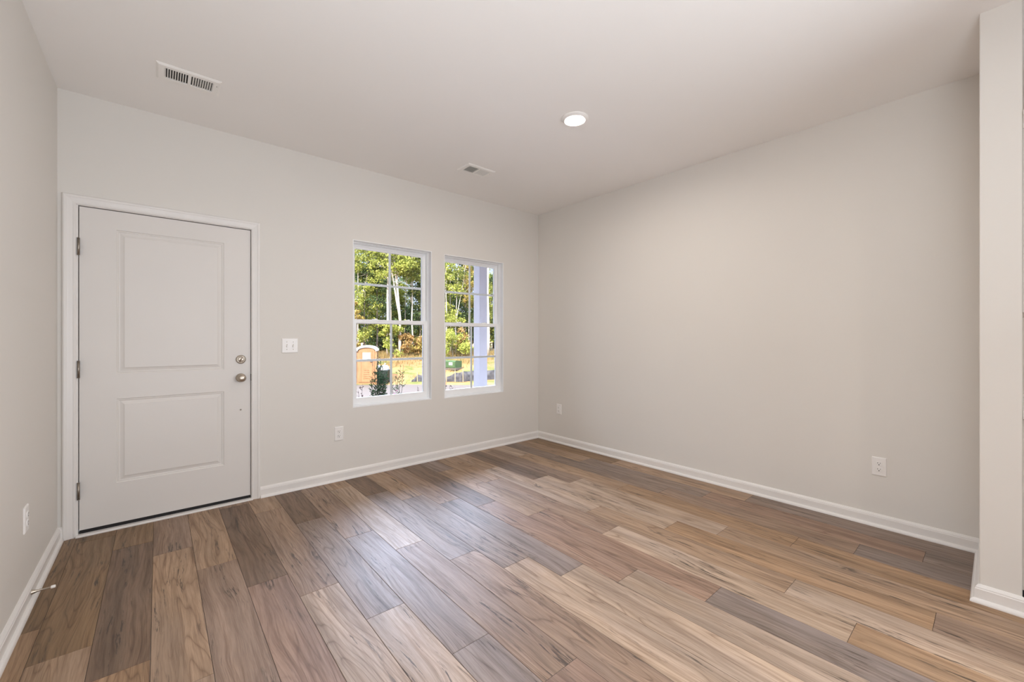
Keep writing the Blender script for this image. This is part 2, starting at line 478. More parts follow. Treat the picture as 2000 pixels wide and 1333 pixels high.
# ------------------------------------------------------------------ baseboards
BP = [(0, 0), (.030, 0), (.0300, .005), (.0285, .010), (.0255, .015), (.0210, .0185), (.0150, .020), (.0150, .062), (.0125, .066), (.0125, .070), (.0085, .076), (.0045, .0815), (0, .0825)]
room_path = [(.598, D), (R, D), (R, PY1), (P, PY1), (P, PY0), (XK, PY0)]
flat = lambda p, b: (p.x, p.y, b)
for nm, sg in (('baseboard_back', [0]), ('baseboard_right', [1]), ('baseboard_partition', [2, 3])):
    struct(MB().sweep(room_path, BP, flat, segs=sg).build(nm, M['trim']))
struct(MB().sweep([(L, YR), (L, D), (-.441, D)], BP, flat).build('baseboard_left', M['trim']))

# ------------------------------------------------------------------ front door
dr = empty('door_1', (.082, D, 0)); struct(dr)
jm = MB()                                          # jamb lining of the opening, behind the casing
jm.box((-.3855, D - .001, 0), (-.3755, D + .13, 2.052)); jm.box((.5395, D - .001, 0), (.5485, D + .13, 2.052)); jm.box((-.3855, D - .001, 2.0525), (.5485, D + .13, 2.0615))
jm.build('door_jamb', M['trim'], dr)
st = MB()
st.box((-.3753, D + .058, .02), (-.362, D + .075, 2.05)); st.box((.526, D + .058, .02), (.5393, D + .075, 2.05)); st.box((-.3753, D + .058, 2.036), (.5393, D + .075, 2.0523))
st.build('weatherstrip', M['black'], dr)
# casing profile: a across its width from the inner edge, b out from the wall
CP = [(0, 0), (0, .010), (.004, .013), (.010, .013), (.012, .011), (.016, .0115), (.030, .014), (.038, .016), (.041, .0185), (.048, .0195), (.054, .018), (.057, .014), (.057, 0)]
vert = lambda p, b: (p.x, D - b, p.y)
MB().sweep([(.541, .0), (.541, 2.0555), (-.3845, 2.0555), (-.3845, .0)], CP, vert).build('door_casing', M['trim'], dr)
# the leaf with two raised panels
X0, X1, Z0, Z1 = -.3715, .5360, .0335, 2.0475
PAN = [(-.205, .370, .997, 1.928), (-.205, .370, .292, .836)]
def door_leaf():
    bm = bmesh.new(); yf = D + .009
    xs = [X0, PAN[0][0], PAN[0][1], X1]; zs = [Z0, PAN[1][2], PAN[1][3], PAN[0][2], PAN[0][3], Z1]
    def quad(a, b, c, d): bm.faces.new([bm.verts.new(v) for v in (a, b, c, d)])
    for i in range(3):
        for j in range(5):
            if i == 1 and j in (1, 3): continue
            quad((xs[i], yf, zs[j]), (xs[i + 1], yf, zs[j]), (xs[i + 1], yf, zs[j + 1]), (xs[i], yf, zs[j + 1]))
    prof = [(0, 0), (.0015, .0035), (.006, .0055), (.010, .0045), (.0125, .0075), (.018, .0085), (.030, .0055), (.038, .0022), (.0395, .0008)]
    for (a, b, c, d) in PAN:
        for q in range(len(prof) - 1):
            o1, h1 = prof[q]; o2, h2 = prof[q + 1]
            A = [(a + o1, yf + h1, c + o1), (b - o1, yf + h1, c + o1), (b - o1, yf + h1, d - o1), (a + o1, yf + h1, d - o1)]
            B = [(a + o2, yf + h2, c + o2), (b - o2, yf + h2, c + o2), (b - o2, yf + h2, d - o2), (a + o2, yf + h2, d - o2)]
            for e in range(4): quad(A[e], A[(e + 1) % 4], B[(e + 1) % 4], B[e])
        o2, h2 = prof[-1]
        quad((a + o2, yf + h2, c + o2), (b - o2, yf + h2, c + o2), (b - o2, yf + h2, d - o2), (a + o2, yf + h2, d - o2))
    yb = D + .052
    quad((X0, yf, Z0), (X0, yb, Z0), (X0, yb, Z1), (X0, yf, Z1)); quad((X1, yf, Z0), (X1, yb, Z0), (X1, yb, Z1), (X1, yf, Z1))
    quad((X0, yf, Z0), (X1, yf, Z0), (X1, yb, Z0), (X0, yb, Z0)); quad((X0, yf, Z1), (X1, yf, Z1), (X1, yb, Z1), (X0, yb, Z1))
    quad((X0, yb, Z0), (X1, yb, Z0), (X1, yb, Z1), (X0, yb, Z1))
    bmesh.ops.remove_doubles(bm, verts=bm.verts, dist=1e-5); bmesh.ops.recalc_face_normals(bm, faces=bm.faces)
    m = MB(); bm.verts.index_update(); m.add([v.co[:] for v in bm.verts], [[v.index for v in f.verts] for f in bm.faces]); bm.free()
    return m.build('door_panel', M['door'], dr)
leaf = door_leaf()
leaf['label'] = 'white two-panel door leaf'
sw = MB()
sw.box((X0, D + .012, .0135), (X1, D + .05, .0334))
for k in range(3): sw.box((X0, D + .0095 - .003 * k, .0128 + .0065 * k), (X1, D + .012, .0128 + .0065 * k + .0045))
sw.build('door_sweep', M['rubber'], dr)['label'] = 'black rubber sweep under the leaf'
th = MB(); th.sweep([(-.384, D), (.548, D)], [(-.13, 0), (.026, 0), (.026, .006), (.021, .011), (-.004, .0125), (-.13, .0125)], flat)
th.build('threshold', M['trim'], dr)
for zc in (1.796, 1.035, .282):
    hb = MB(); hb.tube([(-.3735, D - .006, zc - .052), (-.3735, D - .006, zc + .052)], .0062, 12)
    for k in (-.052, .052): hb.lathe((-.3735, D - .006, zc + k - .002), (0, 0, 1), [(0, .004), (.001, .0072), (.003, .0072), (.004, .004)], 12)
    hb.box((-.3755, D - .0015, zc - .05), (-.368, D + .008, zc + .05))
    hinge = hb.build('hinge', M['nickel_dark'], dr)
    hinge['label'] = 'dull nickel butt hinge'
db = MB(); db.lathe((.474, D + .009, 1.068), (0, -1, 0), [(0, .0325), (.004, .0325), (.009, .0300), (.011, .0255), (.0115, .0235), (.0095, .0225), (.0095, .0190), (.0125, .0175), (.0135, .0150), (.0138, 0)], 40)
dbo = db.build('deadbolt', M['nickel'], dr); dbo['label'] = 'round nickel deadbolt rose'
tb = MB(); c0 = Vector((.474, D - .012, 1.068)); ang = math.radians(38)
u = Vector((math.sin(ang), 0, math.cos(ang))); w = Vector((math.cos(ang), 0, -math.sin(ang)))
vs = []
for (q, hh, d) in ((-.017, .0030, 0), (-.010, .0055, .006), (0, .0040, .010), (.010, .0055, .006), (.017, .0030, 0)):
    for sgn in (-1, 1):
        vs.append(c0 + u * q + w * sgn * hh + Vector((0, .007, 0))); vs.append(c0 + u * q + w * sgn * hh * .7 - Vector((0, d, 0)))
fs = []
for i in range(4):
    a = i * 4; fs += [(a, a + 4, a + 5, a + 1), (a + 1, a + 5, a + 7, a + 3), (a + 3, a + 7, a + 6, a + 2), (a + 2, a + 6, a + 4, a)]
fs += [(0, 1, 3, 2), (16, 18, 19, 17)]
tb.add(vs, fs); to = tb.build('thumb_turn', M['nickel_dark'], None)
to.parent = dbo; to.matrix_parent_inverse = Matrix.Identity(4); to.location = (0, 0, 0)
kb = MB(); kb.lathe((.474, D + .009, .930), (0, -1, 0), [(0, .0325), (.005, .0325), (.009, .028), (.011, .014), (.026, .0115), (.034, .0135), (.040, .021), (.047, .0262), (.055, .0275), (.062, .0250), (.067, .0185), (.0695, .009), (.070, 0)], 40)
kb.build('door_knob', M['nickel'], dr)['label'] = 'round nickel door knob'
pp = MB(); pp.lathe((.4735, D + .009, .689), (0, -1, 0), [(0, .0055), (.002, .0055), (.003, .0045), (.003, .0025), (.0012, .002), (.001, 0)], 20)
pp.build('bore_plug', M['nickel_dark'], dr)
sk = MB(); sk.box((.5385, D - .003, .905), (.5440, D + .03, .955)); sk.build('strike_plate', M['nickel_dark'], dr)

# ------------------------------------------------------------------ windows
def make_window(idx, x0, x1, z0, z1):
    w = empty('window_%d' % idx, ((x0 + x1) / 2, D, z0)); struct(w)
    t3 = lambda yb: (lambda p, b: (p.x, yb + b, p.y))
    def ring(a, b, c, d): return [(a, c), (a, d), (b, d), (b, c)]     # clockwise seen from the room, right of travel = inside
    # reveal lining flush with the wall, stepping to the frame
    fr = MB().sweep(ring(x0, x1, z0, z1), [(0, -.0015), (.004, -.0015), (.006, .000), (.006, .050), (.012, .050), (.012, .066), (.018, .066), (.018, .095), (.023, .095), (.023, .135), (0, .135)], t3(D), closed=True)
    fr.build('window_frame', M['vinyl'], w)
    zm = z0 + .765                                    # meeting rail centre
    # upper sash (outer)
    a, b, c, d = x0 + .020, x1 - .020, zm - .012, z1 - .020
    y = D + .097
    us = MB().sweep(ring(a, b, c, d), [(0, 0), (.020, 0), (.024, .004), (.030, .004), (.034, .010), (.034, .028), (0, .028)], t3(y), closed=True)
    s1 = us.build('upper_sash', M['vinyl'], w)
    mg = MB(); xc = (a + b) / 2; zc = (c + d) / 2 + .004
    mg.box((xc - .011, y + .014, c + .03), (xc + .011, y + .020, d - .03)); mg.box((a + .03, y + .0145, zc - .011), (b - .03, y + .0195, zc + .011))
    g = mg.build('grille_bar', M['vinyl'], None, bevel=.002); g.parent = s1; g.location = (0, 0, 0)
    for yy in (.012,):
        g = MB().box((a + .03, y + yy - .001, c + .03), (b - .03, y + yy, d - .03)).build('pane', M['glass'], None); g.parent = s1; g.location = (0, 0, 0)
    # lower sash (inner)
    a, b, c, d = x0 + .018, x1 - .018, z0 + .0185, zm + .020
    y = D + .062
    ls = MB().sweep(ring(a, b, c, d), [(0, 0), (.032, 0), (.036, .003), (.040, .010), (.040, .030), (0, .030)], t3(y), closed=True)
    ls.box((a + .001, y - .002, c + .001), (b - .001, y + .028, c + .056))
    ls.box((a + .10, y - .006, d - .010), (b - .10, y + .001, d - .003))        # finger lift
    s2 = ls.build('lower_sash', M['vinyl'], w)
    mg = MB(); xc = (a + b) / 2; zc = (c + .056 + d - .04) / 2
    mg.box((xc - .011, y + .017, c + .05), (xc + .011, y + .023, d - .03)); mg.box((a + .03, y + .0175, zc - .011), (b - .03, y + .0225, zc + .011))
    g = mg.build('grille_bar', M['vinyl'], None, bevel=.002); g.parent = s2; g.location = (0, 0, 0)
    g = MB().box((a + .03, y + .014, c + .05), (b - .03, y + .015, d - .03)).build('pane', M['glass'], None); g.parent = s2; g.location = (0, 0, 0)
    lk = MB()
    for xx in (a + (b - a) * .28, a + (b - a) * .72):
        lk.box((xx - .025, y + .004, d - .001), (xx + .025, y + .022, d + .007)); lk.tube([(xx, y + .012, d + .006), (xx + .02, y + .004, d + .009)], .003, 8)
    g = lk.build('sash_lock', M['vinyl'], None); g.parent = s2; g.location = (0, 0, 0)
make_window(1, *W1)
make_window(2, *W2)
# rear glazed opening of the open-plan room (behind the camera)
rw = empty('window_3', (1.6, YR, .05)); struct(rw)
r_ = MB()
for xx in (.1, 1.1, 2.1, 3.04): r_.box((xx, YR - .12, .05), (xx + .06, YR - .04, 2.3))
r_.box((.1, YR - .12, .05), (3.1, YR - .04, .11)); r_.box((.1, YR - .12, 2.24), (3.1, YR - .04, 2.3))
r_.build('window_frame', M['vinyl'], rw)
MB().box((.12, YR - .085, .08), (3.08, YR - .08, 2.27)).build('pane', M['glass'], rw)

kw = empty('window_4', (XK, -2.0, .1)); struct(kw)  # glazing of the added side opening, there for its daylight
r_ = MB()
for yy in (-3.3, -2.03, -.76): r_.box((XK + .04, yy, .1), (XK + .12, yy + .06, 2.35))
r_.box((XK + .04, -3.3, .1), (XK + .12, -.7, .16)); r_.box((XK + .04, -3.3, 2.29), (XK + .12, -.7, 2.35))
r_.build('window_frame', M['vinyl'], kw)
MB().box((XK + .08, -3.28, .12), (XK + .085, -.72, 2.33)).build('pane', M['glass'], kw)

# ------------------------------------------------------------------ outlets and switches (built facing -Y, then turned)
def outlet(name, loc, rot, label, cat, group=None):
    o = empty(name, loc); o.rotation_euler = (0, 0, rot)
    tag(o, label, cat, group)
    def part(m, nm, mat, par=o, bevel=0):
        p = m.build(nm, mat, None, bevel=bevel); p.parent = par; p.location = (0, 0, 0); return p
    pl = MB(); W, Hh = .0365, .0595
    pl.add([(-W, 0, -Hh), (W, 0, -Hh), (W, 0, Hh), (-W, 0, Hh), (-W, -.0035, -Hh), (W, -.0035, -Hh), (W, -.0035, Hh), (-W, -.0035, Hh),
            (-W + .004, -.0065, -Hh + .004), (W - .004, -.0065, -Hh + .004), (W - .004, -.0065, Hh - .004), (-W + .004, -.0065, Hh - .004)],
           [(0, 1, 2, 3), (0, 4, 5, 1), (1, 5, 6, 2), (2, 6, 7, 3), (3, 7, 4, 0), (4, 8, 9, 5), (5, 9, 10, 6), (6, 10, 11, 7), (7, 11, 8, 4), (8, 11, 10, 9)])
    part(pl, 'cover_plate', M['plastic'])
    for s in (-1, 1):
        r = MB(); zc = .0195 * s
        vs = []
        for yy, k in ((-.0060, 1.0), (-.0092, 1.0), (-.0098, .95)):
            for q in range(28):
                t = 2 * PI * q / 28; xx = .0172 * math.cos(t); zz = max(-.0135, min(.0135, .0172 * math.sin(t)))
                vs.append((xx * k, yy, zc + zz * k))
        fs = [(i * 28 + q, i * 28 + (q + 1) % 28, (i + 1) * 28 + (q + 1) % 28, (i + 1) * 28 + q) for i in range(2) for q in range(28)]
        fs.append(tuple(56 + q for q in range(28)))
        r.add(vs, fs)
        rc = part(r, 'receptacle', M['plastic'])
        sl = MB(); sl.box((-.0078, -.0102, zc + .000), (-.0055, -.0096, zc + .0085)); sl.box((.0055, -.0102, zc + .001), (.0075, -.0096, zc + .0080))
        sl.lathe((0, -.0096, zc - .0065), (0, -1, 0), [(0, .0030), (.0006, .0030)], 12)
        part(sl, 'slot', M['black'], rc)
    part(MB().lathe((0, -.0063, 0), (0, -1, 0), [(0, .0032), (.0012, .0028), (.0015, 0)], 14), 'screw', M['plastic'])
    return o
outlet('wall_outlet', (1.1865, D, .404), 0, 'white duplex outlet low on the wall between the door and the left window', 'outlet')
outlet('wall_outlet', (R, .503, .392), -PI / 2, 'white duplex outlet low on the right wall near the partition end, largest of them', 'outlet')
outlet('wall_outlet', (R, 3.337, .394), -PI / 2, 'small far outlet low on the right wall beside the room corner', 'outlet')
outlet('wall_outlet', (L, 2.895, .400), PI / 2, 'white outlet seen edge-on low on the left wall above the door stop', 'outlet')

sp = empty('light_switch', (.8055, D, 1.1675)); tag(sp, 'white double toggle switch plate on the wall beside the door', 'switch')
def spart(m, nm, mat, bevel=0):
    p = m.build(nm, mat, None, bevel=bevel); p.parent = sp; p.location = (0, 0, 0); return p
W, Hh = .0590, .0590
spart(MB().add([(-W, 0, -Hh), (W, 0, -Hh), (W, 0, Hh), (-W, 0, Hh), (-W, -.0035, -Hh), (W, -.0035, -Hh), (W, -.0035, Hh), (-W, -.0035, Hh),
                (-W + .005, -.007, -Hh + .005), (W - .005, -.007, -Hh + .005), (W - .005, -.007, Hh - .005), (-W + .005, -.007, Hh - .005)],
               [(0, 1, 2, 3), (0, 4, 5, 1), (1, 5, 6, 2), (2, 6, 7, 3), (3, 7, 4, 0), (4, 8, 9, 5), (5, 9, 10, 6), (6, 10, 11, 7), (7, 11, 8, 4), (8, 11, 10, 9)]), 'cover_plate', M['plastic'])
for s in (-1, 1):
    xx = .023 * s
    spart(MB().box((xx - .0050, -.0074, -.0120), (xx + .0050, -.0068, .0120)), 'toggle_slot', M['nickel_dark'])
    up = s > 0
    spart(MB().add([(xx - .0045, -.007, -.006), (xx + .0045, -.007, -.006), (xx + .0045, -.007, .006), (xx - .0045, -.007, .006),
                    (xx - .0035, -.019, -.010), (xx + .0035, -.019, -.010), (xx + .0035, -.0185, -.003), (xx - .0035, -.0185, -.003)],
                   [(0, 1, 2, 3), (0, 4, 5, 1), (1, 5, 6, 2), (2, 6, 7, 3), (3, 7, 4, 0), (4, 7, 6, 5)]), 'toggle', M['plastic'])
    for z in (-.030, .030):
        spart(MB().lathe((xx, -.0068, z), (0, -1, 0), [(0, .0032), (.0014, .0028), (.0018, 0)], 12), 'screw', M['nickel'])

# ------------------------------------------------------------------ door stop on the left baseboard
ds = empty('door_stop', (L + .014, 2.920, .046)); tag(ds, 'nickel baseboard door stop with a white rubber tip behind the door swing', 'door stop')
a = MB().lathe((0, 0, 0), (1, 0, 0), [(0, .0125), (.002, .0125), (.006, .0105), (.014, .0070), (.022, .0048), (.060, .0042), (.062, .0055), (.064, .0055)], 20)
p = a.build('rod', M['nickel'], None); p.parent = ds; p.location = (0, 0, 0)
a = MB().lathe((.062, 0, 0), (1, 0, 0), [(0, .0062), (.002, .0072), (.011, .0074), (.0155, .0062), (.0165, 0)], 20)
p = a.build('rubber_tip', M['white_rubber'], None); p.parent = ds; p.location = (0, 0, 0); p['label'] = 'white rubber tip'

# ------------------------------------------------------------------ ceiling registers
def register(loc, label):
    o = empty('ceiling_vent', loc); tag(o, label, 'vent', 'white ceiling air registers')
    def part(m, nm, mat, par=o):
        p = m.build(nm, mat, None); p.parent = par; p.location = (0, 0, 0); return p
    hx, hy = .148, .0915; ix, iy = .112, .058
    fr = MB()
    flatz = lambda p_, b: (p_.x, p_.y, b)
    fr.sweep([(-hx, -hy), (-hx, hy), (hx, hy), (hx, -hy)], [(0, 0), (0, -.002), (.010, -.0085), (.034, -.0085), (.036, 0)], flatz, closed=True)
    fr.box((-hx + .034, -iy, -.0085), (-ix, iy, -.001)); fr.box((ix, -iy, -.0085), (hx - .034, iy, -.001))
    fr.box((-.0075, -iy, -.0085), (.0075, iy, -.001))
    part(fr, 'vent_frame', M['vent'])
    part(MB().box((-ix, -iy, -.0016), (ix, iy, -.0002)), 'duct_shade', M['vent_shade'])  # flat panel under solid ceiling, duct shade painted into its colour
    for s in (-1, 1):
        for k in range(9):
            xx = s * (.0145 + .0114 * k); t = .0032 * s
            f = MB(); ang = s * math.radians(38); hgt = .0062
            cx_, sx_ = math.cos(ang), math.sin(ang)
            pts = []
            for (a_, b_) in ((-.0007, -hgt / 1.0), (.0007, -hgt), (.0007, 0), (-.0007, 0)):
                pts.append((xx + a_ * 1.0 + (-b_) * sx_ / cx_ * 0.9, b_ - .0018))
            n0 = [(x_, -iy, z_) for x_, z_ in pts]; n1 = [(x_, iy, z_) for x_, z_ in pts]
            f.add(n0 + n1, [(0, 1, 2, 3), (7, 6, 5, 4), (0, 4, 5, 1), (1, 5, 6, 2), (2, 6, 7, 3), (3, 7, 4, 0)])
            # front lip of the fin
            x_, z_ = pts[0]; f.box((x_ - .0006, -iy, z_ - .0006), (x_ + .0022, iy, z_ + .0004))
            part(f, 'louvre', M['vent'])
    part(MB().lathe((.128, -.03, -.0085), (0, 0, -1), [(0, .003), (.001, .003), (.0012, 0)], 10), 'screw', M['nickel_dark'])
    return o
register((.140, 3.068, H), 'white slatted ceiling vent above and in front of the door')
register((2.188, 3.060, H), 'small white ceiling vent above the windows, half dark half pale slats')

# ------------------------------------------------------------------ round ceiling lights
def make_light(loc, label):
    o = empty('ceiling_light', loc); tag(o, label, 'ceiling light', 'round flush ceiling lights')
    a = MB().lathe((0, 0, 0), (0, 0, -1), [(0, .092), (.003, .092), (.007, .088), (.012, .080), (.018, .074), (.018, .071), (.0105, .053), (.0, .053)], 48)
    p = a.build('trim_ring', M['lamp_trim'], None); p.parent = o; p.location = (0, 0, 0)
    v = [(0, 0, -.0150)]; f = []
    rr = [(.016, -.0149), (.032, -.0142), (.044, -.0130), (.0520, -.0112)]
    for r0, z0 in rr: v += [(r0 * math.cos(2 * PI * k / 20), r0 * math.sin(2 * PI * k / 20), z0) for k in range(20)]
    f += [(0, 1 + (k + 1) % 20, 1 + k) for k in range(20)]
    for i in range(3):
        for k in range(20): f.append((1 + i * 20 + k, 1 + i * 20 + (k + 1) % 20, 21 + i * 20 + (k + 1) % 20, 21 + i * 20 + k))
    a = MB(); a.add(v, f, True); p = a.build('lens', M['lens'], None); p.parent = o; p.location = (0, 0, 0); p['label'] = 'glowing round lens'
    return o
lt = make_light((2.184, 1.893, H), 'glowing round ceiling light over the middle of the empty room')
for (x, y, lb) in ((.9, -1.6, 'round ceiling light behind the camera, near the left wall'), (4.0, -1.1, 'round ceiling light over the kitchen, by the partition'), (4.0, -2.8, 'round ceiling light over the kitchen, by the rear wall')):
    c = copy_tree(lt); c.location = (x, y, H); c['label'] = lb

# ------------------------------------------------------------------ kitchen units on the far side of the partition
ky = PY0 - .001
wc = empty('wall_cabinet', (2.945, ky, 1.345)); tag(wc, 'pale upper kitchen cabinet sliver at the right picture edge behind the partition', 'cabinet')
def kpart(par, m, nm, mat, bevel=0): return m.build(nm, mat, par, bevel=bevel)
kpart(wc, MB().box((2.945, ky - .31, 1.345), (3.75, ky, 2.19)), 'body', M['cabinet'])
kpart(wc, MB().sweep([(2.945, ky), (2.945, ky - .33), (3.75, ky - .33)], [(0, 2.17), (.006, 2.17), (.012, 2.19), (.030, 2.215), (.036, 2.22), (.036, 2.24), (0, 2.24)], flat), 'crown_moulding', M['cabinet'])
for xa in (2.947, 3.349):
    dd = kpart(wc, MB().box((xa, ky - .33, 1.35), (xa + .398, ky - .311, 2.165)), 'door', M['cabinet'], .002)
    h = MB().tube([(xa + .05, ky - .33, 1.45), (xa + .05, ky - .352, 1.45), (xa + .05, ky - .352, 1.55), (xa + .05, ky - .33, 1.55)], .004, 8).build('handle', M['nickel'], None)
    h.parent = dd; h.location = (0, 0, 0)
bc = empty('base_cabinet', (2.945, ky, 0)); tag(bc, 'pale lower kitchen cabinet sliver at the right picture edge behind the partition', 'cabinet')
kpart(bc, MB().box((2.950, ky - .58, .10), (3.75, ky, .868)), 'body', M['cabinet'])
kpart(bc, MB().box((2.955, ky - .52, .0), (3.75, ky, .0995)), 'toe_kick', M['black'])
for xa in (2.952, 3.352):
    dd = kpart(bc, MB().box((xa, ky - .60, .11), (xa + .396, ky - .581, .70)), 'door', M['cabinet'], .002)
    h = MB().tube([(xa + .05, ky - .60, .55), (xa + .05, ky - .622, .55), (xa + .05, ky - .622, .65), (xa + .05, ky - .60, .65)], .004, 8).build('handle', M['nickel'], None)
    h.parent = dd; h.location = (0, 0, 0)
    kpart(bc, MB().box((xa, ky - .60, .71), (xa + .396, ky - .581, .86)), 'drawer', M['cabinet'], .002)
tag(MB().box((2.932, ky - .63, .8682), (3.77, ky, .905)).build('countertop', M['stone'], bevel=.003), 'light stone countertop edge seen past the partition', 'countertop')

# ================================================================== OUTSIDE
FW = Vector((math.sin(YAW), math.cos(YAW), 0)); RT = Vector((math.cos(YAW), -math.sin(YAW), 0))
def dr_to_xy(d, r): return FW * d + RT * r        # distance out along the lot, position across it
HP = [(-30, -.3), (6.5, -.3), (9, -.5), (15.5, -1.5), (24.6, -1.5), (26, -1.38), (29, -1.0), (33, -.66), (38, -.30), (60, .4), (110, 1.0)]
def ground_h(d):
    for (a, ha), (b, hb) in zip(HP, HP[1:]):
        if d <= b:
            t = max(0, (d - a) / (b - a)); return ha + (hb - ha) * t
    return HP[-1][1]

def m_ground():
    t = NT('clay_and_dry_grass')
    p = t.pos()
    n1 = t.noise(p, .55, 4, .6); n2 = t.noise(p, 3.5, 4, .65); n3 = t.noise(p, 18, 3, .6)
    clay = t.ramp(n2, [(.3, (.25, .115, .052)), (.7, (.33, .175, .085))])
    straw = t.ramp(n3, [(.3, (.19, .125, .055)), (.7, (.29, .20, .092))])
    green = (.11, .125, .038, 1)
    c = t.mix(t.ramp(n1, [(.42, (0, 0, 0)), (.55, (1, 1, 1))]), clay, straw)
    c = t.mix(t.ramp(t.noise(p, .9, 3, .6), [(.50, (0, 0, 0)), (.60, (1, 1, 1))]), c, green)
    t.bsdf(c, .95, 0, .1, bump=n2, bstr=.6, bdist=.08)
    return t.m
M['ground'] = m_ground()
M['road'] = mat_plain('pale_road', (.11, .09, .082, 1), .9, spec=.2, vary=.06, scale=2, bump=.3, bscale=40)
M['mulch'] = mat_plain('planting_bed', (.10, .06, .04, 1), .95, vary=.3, scale=20)
def strip_mesh(name, ds, r0, r1, nr, mat, lift=0.0, jitter=0.0, seed=1, skirt=None):
    rnd = random.Random(seed); v = []; f = []
    for i, d in enumerate(ds):
        for k in range(nr + 1):
            r = r0 + (r1 - r0) * k / nr
            p = dr_to_xy(d, r); j = jitter * (rnd.random() - .5) if 0 < i < len(ds) - 1 else 0
            v.append((p.x, p.y, ground_h(d) + lift + j))
    for i in range(len(ds) - 1):
        for k in range(nr):
            a = i * (nr + 1) + k; f.append((a, a + 1, a + nr + 2, a + nr + 1))
    m = MB(); m.add(v, f, True); return m.build(name, mat)
yard = strip_mesh('front_yard', [3.2, 5, 6.5, 9, 12, 15.5, 18, 21, 23.6], -30, 40, 40, M['mulch'], -.02, .02, 2)
# keep the yard out of the house footprint
tag(yard, 'planting bed and slope falling from the porch to the road', 'ground', kind='structure')
bank = strip_mesh('clay_bank', [23.3 + .75 * i for i in range(0, 30)] + [48, 55, 70, 110], -60, 70, 130, M['ground'], .0, .10, 3)
tag(bank, 'orange clay bank with dry grass rising to the woods', 'ground', kind='structure')
road = strip_mesh('road', [16.2, 18, 20, 22, 23.9], -60, 70, 12, M['road'], .025)
tag(road, 'pale concrete road crossing in front of the house', 'road', kind='structure')

# house exterior: porch, post
struct(MB().box((L - 1.6, D + WT, -.30), (6.0, 5.5, -.04)).build('porch_slab', M['siding']), 'porch slab under the windows', 'porch')
struct(MB().box((L - 3.5, YR - 2.2, H + .16), (XK + .5, 5.62, H + .30)).build('roof_deck', M['siding']), 'roof deck over house and porch', 'roof')  # overhang past the rear wall added to block the sun
px_, py_, hw = 3.825, 5.24, .076
post = empty('porch_column', (px_, py_, -.04)); tag(post, 'square lavender-white porch column seen through the right window', 'column')
pm = MB().box((px_ - hw, py_ - hw, -.04), (px_ + hw, py_ + hw, H + .159)).build('shaft', M['post'], post, bevel=.004)
pb = MB().box((px_ - hw - .02, py_ - hw - .02, -.04), (px_ + hw + .02, py_ + hw + .02, .14)).build('base', M['post'], post, bevel=.004)
pc = MB().box((px_ - hw - .02, py_ - hw - .02, H + .05), (px_ + hw + .02, py_ + hw + .02, H + .158)).build('capital', M['post'], post, bevel=.004)

